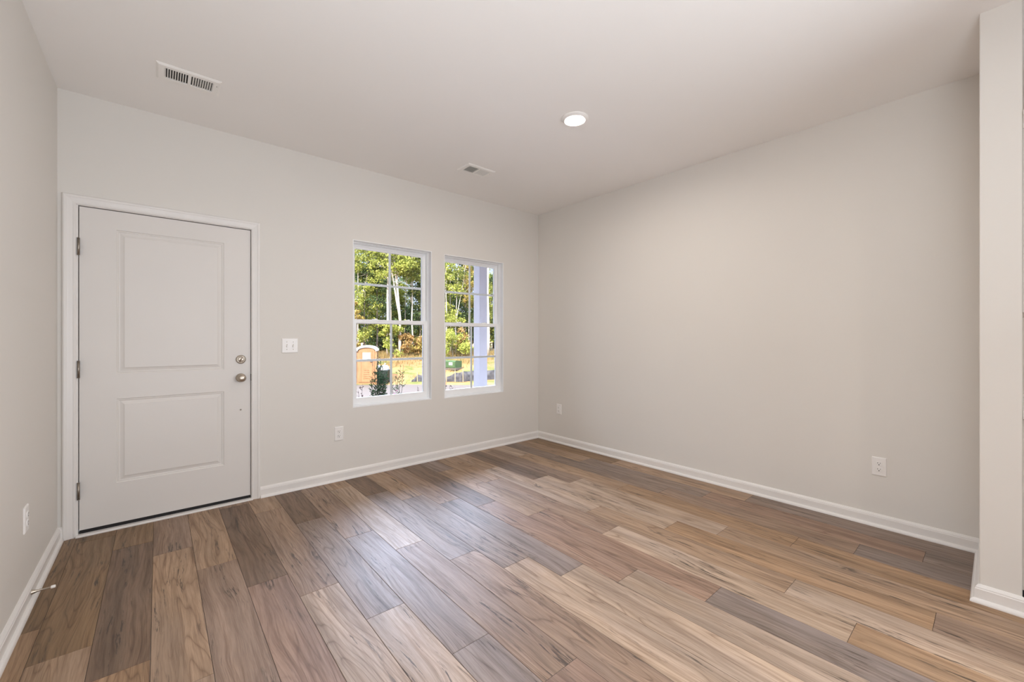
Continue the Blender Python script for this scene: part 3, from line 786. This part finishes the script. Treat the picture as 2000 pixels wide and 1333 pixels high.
# portable toilet by the road
def m_two(name, c1, c2, scale): 
    t = NT(name); t.bsdf(t.ramp(t.noise(t.pos(), scale, 3), [(.35, c1), (.65, c2)]), .6, 0, .3); return t.m
M['potty'] = m_two('sandy_plastic', (.28, .145, .075, 1), (.33, .18, .095, 1), 3)
M['potty_door'] = m_two('sandy_plastic_door', (.27, .135, .065, 1), (.31, .165, .085, 1), 4)
M['potty_roof'] = m_two('white_roof_plastic', (.50, .49, .48, 1), (.56, .55, .53, 1), 3)
M['paper'] = m_two('white_sheet', (.55, .55, .55, 1), (.60, .60, .60, 1), 3)
def portable_toilet():
    c = dr_to_xy(24.75, -8.62); gz = -1.52
    o = empty('portable_toilet', (c.x, c.y, gz)); o.rotation_euler = (0, 0, -YAW - .03 + .28)
    tag(o, 'sandy portable toilet with a white domed roof by the road', 'portable toilet')
    def part(m, nm, mat, par=o, bevel=0, lab=None):
        p = m.build(nm, mat, None, bevel=bevel); p.parent = par; p.location = (0, 0, 0)
        if lab: p['label'] = lab
        return p
    w, dpt, hh = .56, .56, 1.98
    b = MB(); b.box((-w, -dpt, .10), (w, dpt, hh))
    for s in (-1, 1):                      # corner pilasters and side ribs
        b.box((s * w - .05, -dpt - .035, .10), (s * w + .02, -dpt + .05, hh))
        for k in range(5): b.box((s * (w + .015) - .012, -dpt + .12 + .2 * k, .2), (s * (w + .015) + .012, -dpt + .20 + .2 * k, hh - .1))
    part(b, 'cabin', M['potty'], bevel=.01)
    part(MB().box((-w - .02, -dpt - .04, .02), (w + .02, dpt, .12)).box((-w + .05, -dpt + .1, 0), (-w + .15, dpt, .03)).box((w - .15, -dpt + .1, 0), (w - .05, dpt, .03)), 'skid_base', M['potty_door'])
    # door with an arched head
    n = 14; dw = .44; z0, z1 = .16, 1.96
    pts = [(-dw, z0), (dw, z0)] + [(dw * math.cos(PI * k / n), z1 + .20 * math.sin(PI * k / n)) for k in range(n + 1)]
    v = [(x, -dpt - .03, z) for x, z in pts] + [(x, -dpt - .0, z) for x, z in pts]; m_ = len(pts)
    d_ = MB().add(v, [tuple(range(m_))] + [tuple(range(m_, 2 * m_))[::-1]] + [(k, (k + 1) % m_, (k + 1) % m_ + m_, k + m_) for k in range(m_)])
    for (za, zb) in ((.35, .95),): 
        for q in range(5): d_.tube([(-.20 + .02 * q, -dpt - .034, za + .12 * q), (0, -dpt - .036, za + .12 * q + .05), (.20 - .02 * q, -dpt - .034, za + .12 * q)], .012, 6)
    d_.box((.30, -dpt - .045, z0), (.33, -dpt - .03, z1)); d_.box((-.33, -dpt - .045, z0), (-.30, -dpt - .03, z1))
    dd = part(d_, 'door', M['potty_door'])
    part(MB().box((-.22, -dpt - .04, 1.50), (.22, -dpt - .031, 1.88)), 'notice', M['paper'], dd, lab='white notice sheet')
    part(MB().box((.20, -dpt - .07, 1.32), (.34, -dpt - .03, 1.38)).box((.31, -dpt - .06, 1.12), (.34, -dpt - .03, 1.26)), 'latch', M['nickel_dark'], dd, lab='dark latch')
    # barrel roof, white, with an arch brim over the door
    r_ = MB(); n = 16; rw_, rh = w + .07, .33
    top = [(rw_ * math.cos(PI * k / n), 1.96 + rh * math.sin(PI * k / n) ** .85) for k in range(n + 1)]
    inn = [((rw_ - .13) * math.cos(PI * k / n), 1.93 + (rh - .10) * math.sin(PI * k / n) ** .85) for k in range(n + 1)]
    prof = top + inn[::-1]; m_ = len(prof)
    v = [(x, -dpt - .07, z) for x, z in prof] + [(x, dpt + .05, z) for x, z in prof]
    f = []
    for k in range(n):
        a0, a1 = k, k + 1; b0, b1 = m_ - 1 - k, m_ - 2 - k
        f += [(a0, a1, b1, b0), (a0 + m_, b0 + m_, b1 + m_, a1 + m_), (a0, a0 + m_, a1 + m_, a1), (b0, b1, b1 + m_, b0 + m_)]
    f += [(0, m_ - 1, 2 * m_ - 1, m_), (n, n + m_, n + 1 + m_, n + 1)]
    r_.add(v, f, True); part(r_, 'roof', M['potty_roof'], lab='white domed roof')
    part(MB().tube([(-.35, .3, 2.1), (-.35, .3, 2.42)], .05, 10), 'vent_pipe', M['potty_roof'])
portable_toilet()

# green utility box on the bank
M['green_box'] = m_two('green_enamel', (.045, .085, .038, 1), (.060, .105, .048, 1), 3)
def utility_box():
    c = dr_to_xy(29.2, -4.13); gz = ground_h(29.2) + .10
    o = empty('utility_box', (c.x, c.y, gz)); o.rotation_euler = (0, 0, -YAW - .45)
    tag(o, 'green metal utility box on the grassy bank, through the right window', 'utility box')
    def part(m, nm, mat, par=o, lab=None):
        p = m.build(nm, mat, None, bevel=.008); p.parent = par; p.location = (0, 0, 0)
        if lab: p['label'] = lab
        return p
    w = .44
    prof = [(-.42, 0), (-.42, .46), (-.34, .53), (.42, .47), (.42, 0)]
    v = [(-w, y, z) for y, z in prof] + [(w, y, z) for y, z in prof]
    part(MB().add(v, [(0, 1, 2, 3, 4), (9, 8, 7, 6, 5)] + [(k, (k + 1) % 5, (k + 1) % 5 + 5, k + 5) for k in range(5)]), 'body', M['green_box'])
    part(MB().box((-w + .03, -.45, .04), (w - .03, -.42, .44)), 'front_panel', M['green_box'])
    part(MB().box((-.06, -.458, .20), (.22, -.4505, .40)), 'warning_label', M['paper'], lab='white label')
    part(MB().box((-w - .1, -.5, -.15), (w + .1, .5, 0)), 'pad', M['road'])
utility_box()

# silt fence
M['silt'] = m_two('black_silt_fabric', (.035, .035, .045, 1), (.085, .082, .095, 1), 6)
M['stake'] = mat_plain('wood_stake', (.40, .30, .20, 1), .8, vary=.15, scale=10)
def silt_fence(name, pts, label):
    c0 = dr_to_xy(*pts[0][:2]); o = empty(name, (c0.x, c0.y, ground_h(pts[0][0]))); tag(o, label, 'fence')
    v, f = [], []
    n = 0
    rnd = random.Random(7)
    fine = []
    for (a, b) in zip(pts, pts[1:]):
        for s in range(6):
            t = s / 6; fine.append([a[i] + (b[i] - a[i]) * t for i in range(3)])
    fine.append(list(pts[-1]))
    for i, (d, r, hh) in enumerate(fine):
        sag = -.05 * math.sin(PI * (i % 6) / 6)
        for s_, dd in ((0, 0), (1, .02)):
            p = dr_to_xy(d + dd + rnd.uniform(-.03, .03), r)
            v += [(p.x, p.y, ground_h(d) - .08), (p.x, p.y, ground_h(d) + (hh + sag) * .5), (p.x, p.y, ground_h(d) + hh + sag)]
    for i in range(len(fine) - 1):
        a = i * 6
        for q in (0, 1): f += [(a + q, a + 6 + q, a + 7 + q, a + 1 + q), (a + 3 + q, a + 4 + q, a + 10 + q, a + 9 + q)]
        f.append((a + 2, a + 8, a + 11, a + 5))
    MB().add(v, f, True).build('fabric', M['silt'], o)
    for (d, r, hh) in pts:
        p = dr_to_xy(d - .03, r); z = ground_h(d)
        MB().box((p.x - .018, p.y - .018, z - .1), (p.x + .018, p.y + .018, z + hh + .12)).build('stake', M['stake'], o)
silt_fence('silt_fence', [(25.0, -4.75, .25), (25.0, -3.95, .34), (25.2, -3.45, .56), (25.3, -2.98, .62), (25.6, -2.2, .66), (25.9, -1.0, .62), (26.2, .6, .62), (26.4, 2.6, .6)], 'low black silt fence on stakes across the right window')
silt_fence('silt_fence', [(24.9, -6.05, .12), (25.1, -5.72, .46), (25.2, -5.0, .40)], 'short slumped end of black silt fence in the left window')

# dark bin heaped with white bags
M['bin'] = m_two('dark_bin_plastic', (.010, .018, .016, 1), (.018, .028, .024, 1), 5)
M['bag'] = mat_plain('white_bag', (.34, .35, .38, 1), .5, vary=.12, scale=9, bump=.5, bscale=14)
bx = dr_to_xy(24.9, -7.85)
bo = empty('bin', (bx.x, bx.y, -1.5)); bo.rotation_euler = (0, 0, -YAW); tag(bo, 'dark open bin beside the portable toilet, mostly behind the shrub', 'bin')
b = MB(); b.add([(-.42, -.35, .12), (.42, -.35, .12), (.42, .35, .12), (-.42, .35, .12), (-.52, -.42, .80), (.52, -.42, .80), (.52, .42, .80), (-.52, .42, .80), (-.46, -.37, .80), (.46, -.37, .80), (.46, .37, .80), (-.46, .37, .80), (-.38, -.30, .18), (.38, -.30, .18), (.38, .30, .18), (-.38, .30, .18)],
                [(0, 3, 2, 1), (0, 1, 5, 4), (1, 2, 6, 5), (2, 3, 7, 6), (3, 0, 4, 7), (4, 5, 9, 8), (5, 6, 10, 9), (6, 7, 11, 10), (7, 4, 8, 11), (8, 9, 13, 12), (9, 10, 14, 13), (10, 11, 15, 14), (11, 8, 12, 15), (12, 13, 14, 15)])
p = b.build('body', M['bin'], None); p.parent = bo; p.location = (0, 0, 0)
for s in (-.40, .40):
    p = MB().lathe((s - .03, .30, .10), (1, 0, 0), [(0, .10), (.06, .10)], 16).build('wheel', M['rubber'], None); p.parent = bo; p.location = (0, 0, 0)
p = MB().box((-.40, -.3, 0), (.40, -.25, .125)).build('foot', M['bin'], None); p.parent = bo; p.location = (0, 0, 0)
for i, (dx, rr, lb) in enumerate(((-.24, .26, 'white rubbish bag heaped on the dark bin, on the toilet side'), (.20, .28, 'white rubbish bag heaped on the dark bin, on the side away from the toilet'))):
    rnd = random.Random(i); v = []; f = []; n, m_ = 10, 14
    for a_ in range(n + 1):
        for k in range(m_):
            th_, ph_ = PI * a_ / n, 2 * PI * k / m_; q = rr * (1 + .16 * (rnd.random() - .5)) * (1.0 if 0 < a_ < n else 1)
            v.append((q * math.sin(th_) * math.cos(ph_) * 1.05, q * math.sin(th_) * math.sin(ph_), q * math.cos(th_) * .85))
    for a_ in range(n):
        for k in range(m_): f.append((a_ * m_ + k, a_ * m_ + (k + 1) % m_, (a_ + 1) * m_ + (k + 1) % m_, (a_ + 1) * m_ + k))
    m = MB(); m.add(v, f, True); m.tube([(0, 0, rr * .75), (.02, 0, rr * .98), (.05, .02, rr * 1.1)], [.05, .02, .06], 8)
    g = m.build('rubbish_bag', M['bag']); q = FW * 24.9 + RT * (-7.85 + dx); g.location = (q.x, q.y, -1.5 + .80 + .06)
    tag(g, lb, 'bag')

# ------------------------------------------------------------------ vegetation
LK = 1.0
def m_leaf(name, c1, c2, c3, transl=.35):
    t = NT(name)
    ri = t.n('ShaderNodeNewGeometry').outputs['Random Per Island']
    n = t.noise(t.pos(), .7, 2)
    f = t.math('ADD', t.math('MULTIPLY', ri, .6), t.math('MULTIPLY', n, .45))
    c = t.ramp(f, [(.15, c1), (.5, c2), (.9, c3)])
    c = t.mix(1.0, c, (LK, LK, LK, 1), 'MULTIPLY'); d = t.n('ShaderNodeBsdfDiffuse'); tr = t.n('ShaderNodeBsdfTranslucent'); mx = t.n('ShaderNodeMixShader')
    t.l(c, d.inputs[0]); t.l(c, tr.inputs[0]); mx.inputs[0].default_value = transl
    t.l(d.outputs[0], mx.inputs[1]); t.l(tr.outputs[0], mx.inputs[2]); t.l(mx.outputs[0], t.out.inputs[0])
    return t.m
LEAF = {
    'olive': m_leaf('olive_leaves', (.11, .14, .035, 1), (.23, .26, .07, 1), (.40, .40, .13, 1)),
    'dark': m_leaf('dark_green_leaves', (.045, .075, .040, 1), (.09, .14, .065, 1), (.19, .26, .11, 1)),
    'lime': m_leaf('yellow_green_leaves', (.17, .21, .05, 1), (.34, .38, .09, 1), (.55, .54, .17, 1)),
    'gold': m_leaf('golden_leaves', (.28, .20, .06, 1), (.46, .36, .11, 1), (.58, .48, .18, 1)),
    'rust': m_leaf('rusty_leaves', (.16, .15, .06, 1), (.42, .25, .10, 1), (.55, .38, .20, 1)),
}
M['bark_pale'] = mat_plain('pale_bark', (.50, .44, .40, 1), .8, vary=.22, scale=5)
M['bark_grey'] = mat_plain('grey_bark', (.17, .14, .12, 1), .9, vary=.3, scale=6)

def leaf_cloud(centers, rads, per, size, seed, aspect=1.6, flat_=.7):
    rng = np.random.default_rng(seed)
    n = len(centers) * per
    C = np.repeat(np.array(centers), per, 0); Rr = np.repeat(np.array(rads), per)[:, None]
    d = rng.normal(size=(n, 3)); d /= np.linalg.norm(d, axis=1)[:, None]
    p = C + d * Rr * (rng.random((n, 1)) ** .45) * np.array([1, 1, flat_])
    u = rng.normal(size=(n, 3)); u /= np.linalg.norm(u, axis=1)[:, None]
    w = np.cross(u, rng.normal(size=(n, 3))); w /= np.linalg.norm(w, axis=1)[:, None]
    s = size * (.6 + .8 * rng.random((n, 1)))
    a = u * s * aspect / 2; b = w * s / 2
    nn = np.cross(u, w) * s * .18
    V = np.stack([p - a, p - b * .9 + nn, p + a, p + b * .9 + nn], 1).reshape(-1, 3)
    Fc = np.arange(n * 4).reshape(-1, 4)
    return V, Fc
def np_mesh(name, V, Fc, mat):
    me = bpy.data.meshes.new(name)
    me.vertices.add(len(V)); me.vertices.foreach_set('co', V.astype(np.float32).ravel())
    k = Fc.shape[1]
    me.loops.add(Fc.size); me.loops.foreach_set('vertex_index', Fc.astype(np.int32).ravel())
    me.polygons.add(len(Fc)); me.polygons.foreach_set('loop_start', np.arange(0, Fc.size, k, dtype=np.int32))
    me.update(calc_edges=True); me.validate()
    me.materials.append(mat); return me

def make_tree(name, d, r, hgt, rad, leafk, bark, label, cat='tree', group=None, seed=0, crown=(.35, 1.0), spread=2.2, ncl=85, per=75, size=.12, lean=(0, 0), forks=1):
    rnd = random.Random(seed)
    b = dr_to_xy(d, r); z0 = ground_h(d) - .05
    o = empty(name, (b.x, b.y, z0)); tag(o, label, cat, group)
    tb_ = MB(); tips = []
    for fk in range(forks):
        an = rnd.uniform(0, 2 * PI); sp_ = 0 if forks == 1 else hgt * .10
        pts = []; rr = []
        x = y = 0
        for i in range(9):
            t = i / 8
            ex = lean[0] * t * hgt + sp_ * math.cos(an) * max(0, t - .25) * 1.6 + rnd.uniform(-.05, .05) * (i > 0)
            ey = lean[1] * t * hgt + sp_ * math.sin(an) * max(0, t - .25) * 1.6 + rnd.uniform(-.05, .05) * (i > 0)
            pts.append((ex, ey, t * hgt * .93)); rr.append(rad * (1 - .80 * t) / (1 if forks == 1 else 1.3))
        tb_.tube(pts, rr, 7)
        for k in range(9):
            t = rnd.uniform(crown[0], .92); i = min(7, int(t * 8)); base = Vector(pts[i]).lerp(Vector(pts[i + 1]), t * 8 - i)
            a_ = rnd.uniform(0, 2 * PI); ln = spread * rnd.uniform(.5, 1.0) * (1.15 - t * .5)
            tip = base + Vector((math.cos(a_) * ln, math.sin(a_) * ln, ln * rnd.uniform(.3, .9)))
            midp = base.lerp(tip, .5) + Vector((0, 0, -.08 * ln))
            tb_.tube([base, midp, tip], [rad * .30 * (1.1 - t), rad * .18 * (1.1 - t), .012], 5)
            tips += [tip, midp.lerp(tip, .5)]
        tips.append(Vector(pts[-1]))
    tr = tb_.build('trunk', bark, None); tr.parent = o; tr.location = (0, 0, 0)
    cen, rd = [], []
    while len(cen) < ncl:
        if tips and rnd.random() < .6:
            c = tips[rnd.randrange(len(tips))] + Vector((rnd.uniform(-.5, .5), rnd.uniform(-.5, .5), rnd.uniform(-.4, .4)))
        else:
            t = rnd.uniform(*crown); a_ = rnd.uniform(0, 2 * PI); q = spread * math.sqrt(rnd.random()) * (1.0 - .35 * abs(2 * (t - crown[0]) / (crown[1] - crown[0]) - 1))
            c = Vector((lean[0] * t * hgt + math.cos(a_) * q, lean[1] * t * hgt + math.sin(a_) * q, t * hgt))
        cen.append(tuple(c)); rd.append(rnd.uniform(.35, .8) * min(1.0, spread / 2 + .2))
    V, Fc = leaf_cloud(cen, rd, per, size, seed)
    me = np_mesh('foliage', V, Fc, LEAF[leafk])
    fo = bpy.data.objects.new('foliage', me); COL.objects.link(fo); fo.parent = o
    return o
# (distance, across, height, trunk radius, leaves, bark, label, options)
def RX(u, d): return (u - 1000) / F_PX * d
bp, bg = M['bark_pale'], M['bark_grey']
make_tree('tree', 37, RX(757, 37), 15, .13, 'olive', bp, 'tall straight pale-trunked tree behind the centre bar of the left window', seed=11, crown=(.55, 1), spread=2.4)
make_tree('tree', 39, RX(763, 39), 15, .12, 'gold', bp, 'pale trunk just right of the left window centre bar, bare low down', seed=12, crown=(.62, 1), spread=1.8, ncl=22)
make_tree('tree', 36, RX(781, 36), 14, .14, 'lime', bp, 'pale tree forking into three stems in the right half of the left window', seed=13, crown=(.5, 1), spread=2.6, forks=3, ncl=60)
make_tree('tree', 38, RX(805, 38), 14, .08, 'olive', bp, 'slim pinkish trunk near the right edge of the left window', seed=14, crown=(.5, 1), spread=2.2)
make_tree('tree', 38, RX(682, 38), 15, .10, 'lime', bp, 'tree leaning to the right across the top left pane of the left window', seed=15, crown=(.5, 1), spread=2.0, lean=(.16, -.12))
make_tree('tree', 41, RX(718, 41), 16, .07, 'dark', bg, 'thin dark trunk against the sky in the left window top pane', seed=16, crown=(.3, .8), spread=1.5, ncl=26)
make_tree('tree', 39, RX(737, 39), 8.5, .10, 'dark', bg, 'dense dark green tree in the middle of the left window left half', seed=17, crown=(.10, 1), spread=1.9, ncl=60)
make_tree('tree', 37.5, RX(712, 37.5), 7.0, .09, 'lime', bg, 'bushy light green tree left of the dark one in the left window', seed=18, crown=(.10, 1), spread=1.7, ncl=55)
make_tree('tree', 40, RX(820, 40), 11, .08, 'dark', bg, 'dark green tree at the right jamb of the left window', seed=19, crown=(.15, 1), spread=1.6, ncl=40)
make_tree('tree', 39, RX(842, 39), 14, .12, 'olive', bp, 'tree standing behind the wall strip between the two windows', seed=20, crown=(.3, 1), spread=2.2)
make_tree('tree', 38, RX(872, 38), 8.5, .09, 'lime', bp, 'bright yellow-green tree at the left edge of the right window', seed=21, crown=(.12, 1), spread=1.5, ncl=55)
make_tree('tree', 40, RX(880, 40), 14, .07, 'olive', bp, 'slender pale tree thin against the sky in the right window left half', seed=22, crown=(.45, .95), spread=1.6, ncl=15, per=50)
make_tree('tree', 37.5, RX(890, 37.5), 12, .065, 'olive', bp, 'slender twin-stemmed pale tree right of the yellow-green one', seed=23, crown=(.45, .85), spread=1.3, forks=2, ncl=16, per=55)
make_tree('tree', 41, RX(908, 41), 11.5, .10, 'dark', bg, 'dark tree just left of the right window centre bar', seed=24, crown=(.12, .95), spread=1.7, ncl=50)
make_tree('tree', 42, RX(930, 42), 15, .10, 'gold', bg, 'golden tree mostly hidden by the porch column', seed=25, crown=(.3, 1), spread=1.9)
make_tree('tree', 36.5, RX(953, 36.5), 16, .17, 'lime', bp, 'thick near-white trunk directly right of the porch column', seed=26, crown=(.68, 1), spread=2.4, ncl=30)
make_tree('tree', 39, RX(968, 39), 13, .10, 'olive', bg, 'olive tree at the right edge of the right window', seed=27, crown=(.12, 1), spread=1.9, ncl=50)
make_tree('sapling', 36, RX(903, 36), 3.0, .035, 'rust', bp, 'small half-bare sapling below the dark tree in the right window', cat='sapling', seed=28, crown=(.35, 1), spread=.8, ncl=9, per=26, size=.13)
make_tree('bush', 36.5, RX(796, 36.5), 1.9, .05, 'rust', bg, 'rust-orange bush at the wood edge in the left window', cat='bush', seed=29, crown=(.1, 1), spread=.7, ncl=18, size=.13)
make_tree('bush', 36, RX(768, 36), 3.4, .05, 'lime', bg, 'lime green bush between the two pale trunks in the left window', cat='bush', seed=30, crown=(.1, 1), spread=1.0, ncl=28, size=.14)
make_tree('bush', 36, RX(884, 36), 2.0, .04, 'lime', bg, 'low yellowish bush at the foot of the yellow-green tree', cat='bush', seed=31, crown=(.05, 1), spread=1.5, ncl=26, size=.13)
make_tree('bush', 36, RX(697, 36), 5.0, .05, 'gold', bg, 'thin golden bush at the left edge of the left window', cat='bush', seed=32, crown=(.2, 1), spread=.6, ncl=14, size=.13)
make_tree('bush', 38, RX(815, 38), 1.6, .04, 'gold', bg, 'pale golden bush low at the right jamb of the left window', cat='bush', seed=33, crown=(.05, 1), spread=1.2, ncl=20, size=.13)
make_tree('tree', 37.5, RX(699, 37.5), 13, .07, 'olive', bp, 'pale crooked stem close to the left edge of the left window', seed=51, crown=(.55, .95), spread=1.5, ncl=26)
make_tree('tree', 40, RX(790, 40), 14, .06, 'lime', bp, 'thin pale stem right beside the three-stemmed tree in the left window', seed=52, crown=(.5, 1), spread=1.6, ncl=34, lean=(.02, -.02))
make_tree('tree', 39, RX(916, 39), 13, .06, 'gold', bp, 'thin pale stem between the right window centre bar and the column', seed=53, crown=(.5, .9), spread=1.0, ncl=18)
# second row and the woods to either side
rnd = random.Random(99)
GL = {'olive': 'olive tree deeper in the woods behind the front row', 'dark': 'dark green tree deeper in the woods behind the front row', 'lime': 'yellow-green tree deeper in the woods behind the front row'}
row = []
k = 0
for u in range(370, 1150, 27):
    lk_ = ('olive', 'dark', 'lime', 'dark')[k % 4]; d = 45 + rnd.uniform(-2, 5)
    sky_gap = 700 < u < 722 or 868 < u < 908
    row.append(make_tree('tree', d, RX(u, d), (9.5 if sky_gap else 14) + rnd.uniform(-1, 1.5), .12, lk_, bg if k % 3 else bp, GL[lk_], group='woods behind the front row, ' + lk_, seed=200 + k, crown=(.08, 1), spread=2.3, ncl=120, per=60, size=.15)); k += 1
k = 0
for u in range(400, 1140, 19):
    d = 43.5 + rnd.uniform(-1.2, 1.5); lk_ = ('dark', 'olive', 'lime')[k % 3]
    make_tree('bush', d, RX(u, d), rnd.uniform(3.2, 5.5), .05, lk_, bg, {'dark': 'dark green undergrowth bush between the trunks of the woods', 'olive': 'olive undergrowth bush between the trunks of the woods', 'lime': 'yellow-green undergrowth bush between the trunks of the woods'}[lk_], cat='bush', group='undergrowth in the woods, ' + lk_, seed=400 + k, crown=(.03, 1), spread=1.2, ncl=46, per=60, size=.15); k += 1
# weeds and dry grass on the bank: nobody could count it
def grass():
    rng = np.random.default_rng(4); n = 26000
    d = 26.0 + rng.random(n) ** 1.0 * 13.5; r = (rng.random(n) - .62) * 30
    m = (np.sin(d * 1.7 + r * .9) + np.sin(r * 1.3 - d * .6) + rng.normal(size=n) * .6 + (d - 33) * .28) > 0
    d, r = d[m], r[m]; n = len(d)
    fx, fy, rx, ry = FW.x, FW.y, RT.x, RT.y
    x = fx * d + rx * r; y = fy * d + ry * r
    z = np.array([ground_h(q) for q in d]) - .05
    h = .18 + .35 * rng.random(n) * np.clip((d - 25) / 8, .3, 1.2); a = rng.random(n) * 6.28; w = .012 + .018 * rng.random(n)
    lx = rng.normal(size=n) * .12; ly = rng.normal(size=n) * .12
    V = np.stack([np.stack([x - np.cos(a) * w, y - np.sin(a) * w, z], 1), np.stack([x + np.cos(a) * w, y + np.sin(a) * w, z], 1), np.stack([x + lx, y + ly, z + h], 1)], 1).reshape(-1, 3)
    me = np_mesh('dry_grass', V, np.arange(n * 3).reshape(-1, 3), m_leaf('straw_blades', (.16, .15, .05, 1), (.29, .21, .095, 1), (.40, .29, .15, 1), .3))
    o = bpy.data.objects.new('dry_grass', me); COL.objects.link(o); tag(o, 'dry straw-coloured grass and weeds covering the clay bank', 'grass', kind='stuff')
grass()

# shrubs in the bed by the porch
M['stem'] = mat_plain('shrub_stem', (.07, .05, .035, 1), .8, vary=.2)
LEAF['shrub'] = m_leaf('glossy_shrub_leaves', (.010, .028, .014, 1), (.022, .060, .028, 1), (.06, .13, .05, 1), .2)
LEAF['plum'] = m_leaf('plum_leaves', (.03, .012, .018, 1), (.05, .025, .025, 1), (.09, .04, .05, 1), .2)
def shrub(name, x, y, z0, stems, leaf, label, seed, lsize=.030, per=46, flowers=None):
    rnd = random.Random(seed); rng = np.random.default_rng(seed)
    o = empty(name, (x, y, z0)); tag(o, label, 'shrub')
    sm = MB(); P_ = []; Dv = []
    for (dx, dy, ztop, dens) in stems:
        top = Vector((dx, dy, ztop - z0)); n = 8
        pts = [Vector((dx * .25, dy * .25, 0)).lerp(top, i / n) + Vector((rnd.uniform(-.012, .012), rnd.uniform(-.012, .012), 0)) for i in range(n + 1)]
        sm.tube(pts, [.006 * (1 - .7 * i / n) for i in range(n + 1)], 5)
        for q in range(int(per * dens)):
            t = rnd.random() ** .8 * .97 + .03; i = min(n - 1, int(t * n)); b_ = pts[i].lerp(pts[i + 1], t * n - i)
            a_ = rnd.uniform(0, 2 * PI); e = rnd.uniform(.3, 1.1)
            dv = Vector((math.cos(a_), math.sin(a_), e)).normalized()
            if rnd.random() < .35 * dens and t < .9:      # short side twig with leaves
                tw = b_ + dv * rnd.uniform(.03, .08); sm.tube([b_, tw], [.002, .001], 4)
                for _ in range(4): P_.append(b_.lerp(tw, rnd.uniform(.4, 1))); Dv.append((dv + Vector((rnd.uniform(-.7, .7), rnd.uniform(-.7, .7), rnd.uniform(-.2, .6)))).normalized())
            P_.append(b_); Dv.append(dv)
    s_ = sm.build('stems', M['stem'], None); s_.parent = o; s_.location = (0, 0, 0)
    V = []
    for p_, dv in zip(P_, Dv):
        s = dv.cross(Vector((rnd.uniform(-1, 1), rnd.uniform(-1, 1), rnd.uniform(-.3, 1)))).normalized(); ln = lsize * rnd.uniform(.8, 1.4)
        V += [p_, p_ + dv * ln * .55 + s * ln * .16, p_ + dv * ln, p_ + dv * ln * .55 - s * ln * .16]
    me = np_mesh('leaves', np.array([tuple(q) for q in V]), np.arange(len(V)).reshape(-1, 4), LEAF[leaf])
    lo = bpy.data.objects.new('leaves', me); COL.objects.link(lo); lo.parent = o
    if flowers:
        fm = MB()
        for (dx, dy, zz) in flowers:
            for q in range(6):
                a_ = q * PI / 3; c = Vector((dx, dy, zz - z0)); t1 = Vector((math.cos(a_), math.sin(a_), .5)) * .018; t2 = Vector((-math.sin(a_), math.cos(a_), 0)) * .007
                fm.add([c, c + t1 * .6 + t2, c + t1, c + t1 * .6 - t2], [(0, 1, 2, 3)])
        t = bpy.data.materials.get('pink_petals') or mat_plain('pink_petals', (.55, .12, .30, 1), .6, vary=.1)
        fo = fm.build('flower', t, None); fo.parent = o; fo.location = (0, 0, 0)
shrub('shrub', 2.52, 6.03, -.25, [(-.02, 0, 1.01, 1.5), (.03, .02, .96, 1.3), (-.06, .02, .78, 1.8), (.06, -.02, .80, 1.8), (.09, 0, .72, 1.8), (-.10, .02, .66, 1.7), (0, .03, .85, 1.8), (.13, .03, .70, 1.5), (-.13, -.02, .52, 1.5), (.02, -.04, .62, 1.9), (.05, .05, .66, 1.9), (-.04, -.03, .70, 1.9), (.10, .05, .60, 1.9)], 'shrub', 'dense dark green upright shrub outside the left window', 41)
shrub('shrub', 2.72, 5.84, -.25, [(.06, .0, .83, .9), (.02, .03, .72, .9), (-.03, 0, .66, .8), (.10, -.01, .80, .7), (-.06, .03, .58, .8)], 'shrub', 'sparse open shrub right of the dense one outside the left window', 42, flowers=[(-.06, -.04, .40), (-.03, -.05, .44)])
shrub('shrub', 2.22, 5.98, -.25, [(.03, 0, .56, .5), (-.02, .01, .47, .5), (-.06, .02, .44, .5)], 'plum', 'thin plum-leaved sprig at the left foot of the left window', 43)
shrub('shrub', 3.28, 5.36, -.25, [(-.06, 0, .62, .5), (0, .02, .58, .6), (.05, -.02, .53, .6), (.10, 0, .50, .6), (-.11, .02, .55, .6)], 'plum', 'dark sprig tips at the bottom left of the right window', 44)
shrub('shrub', 2.98, 5.70, -.25, [(.0, 0, .50, .4), (.04, .02, .46, .4)], 'plum', 'thin plum sprig at the lower right pane of the left window', 45)
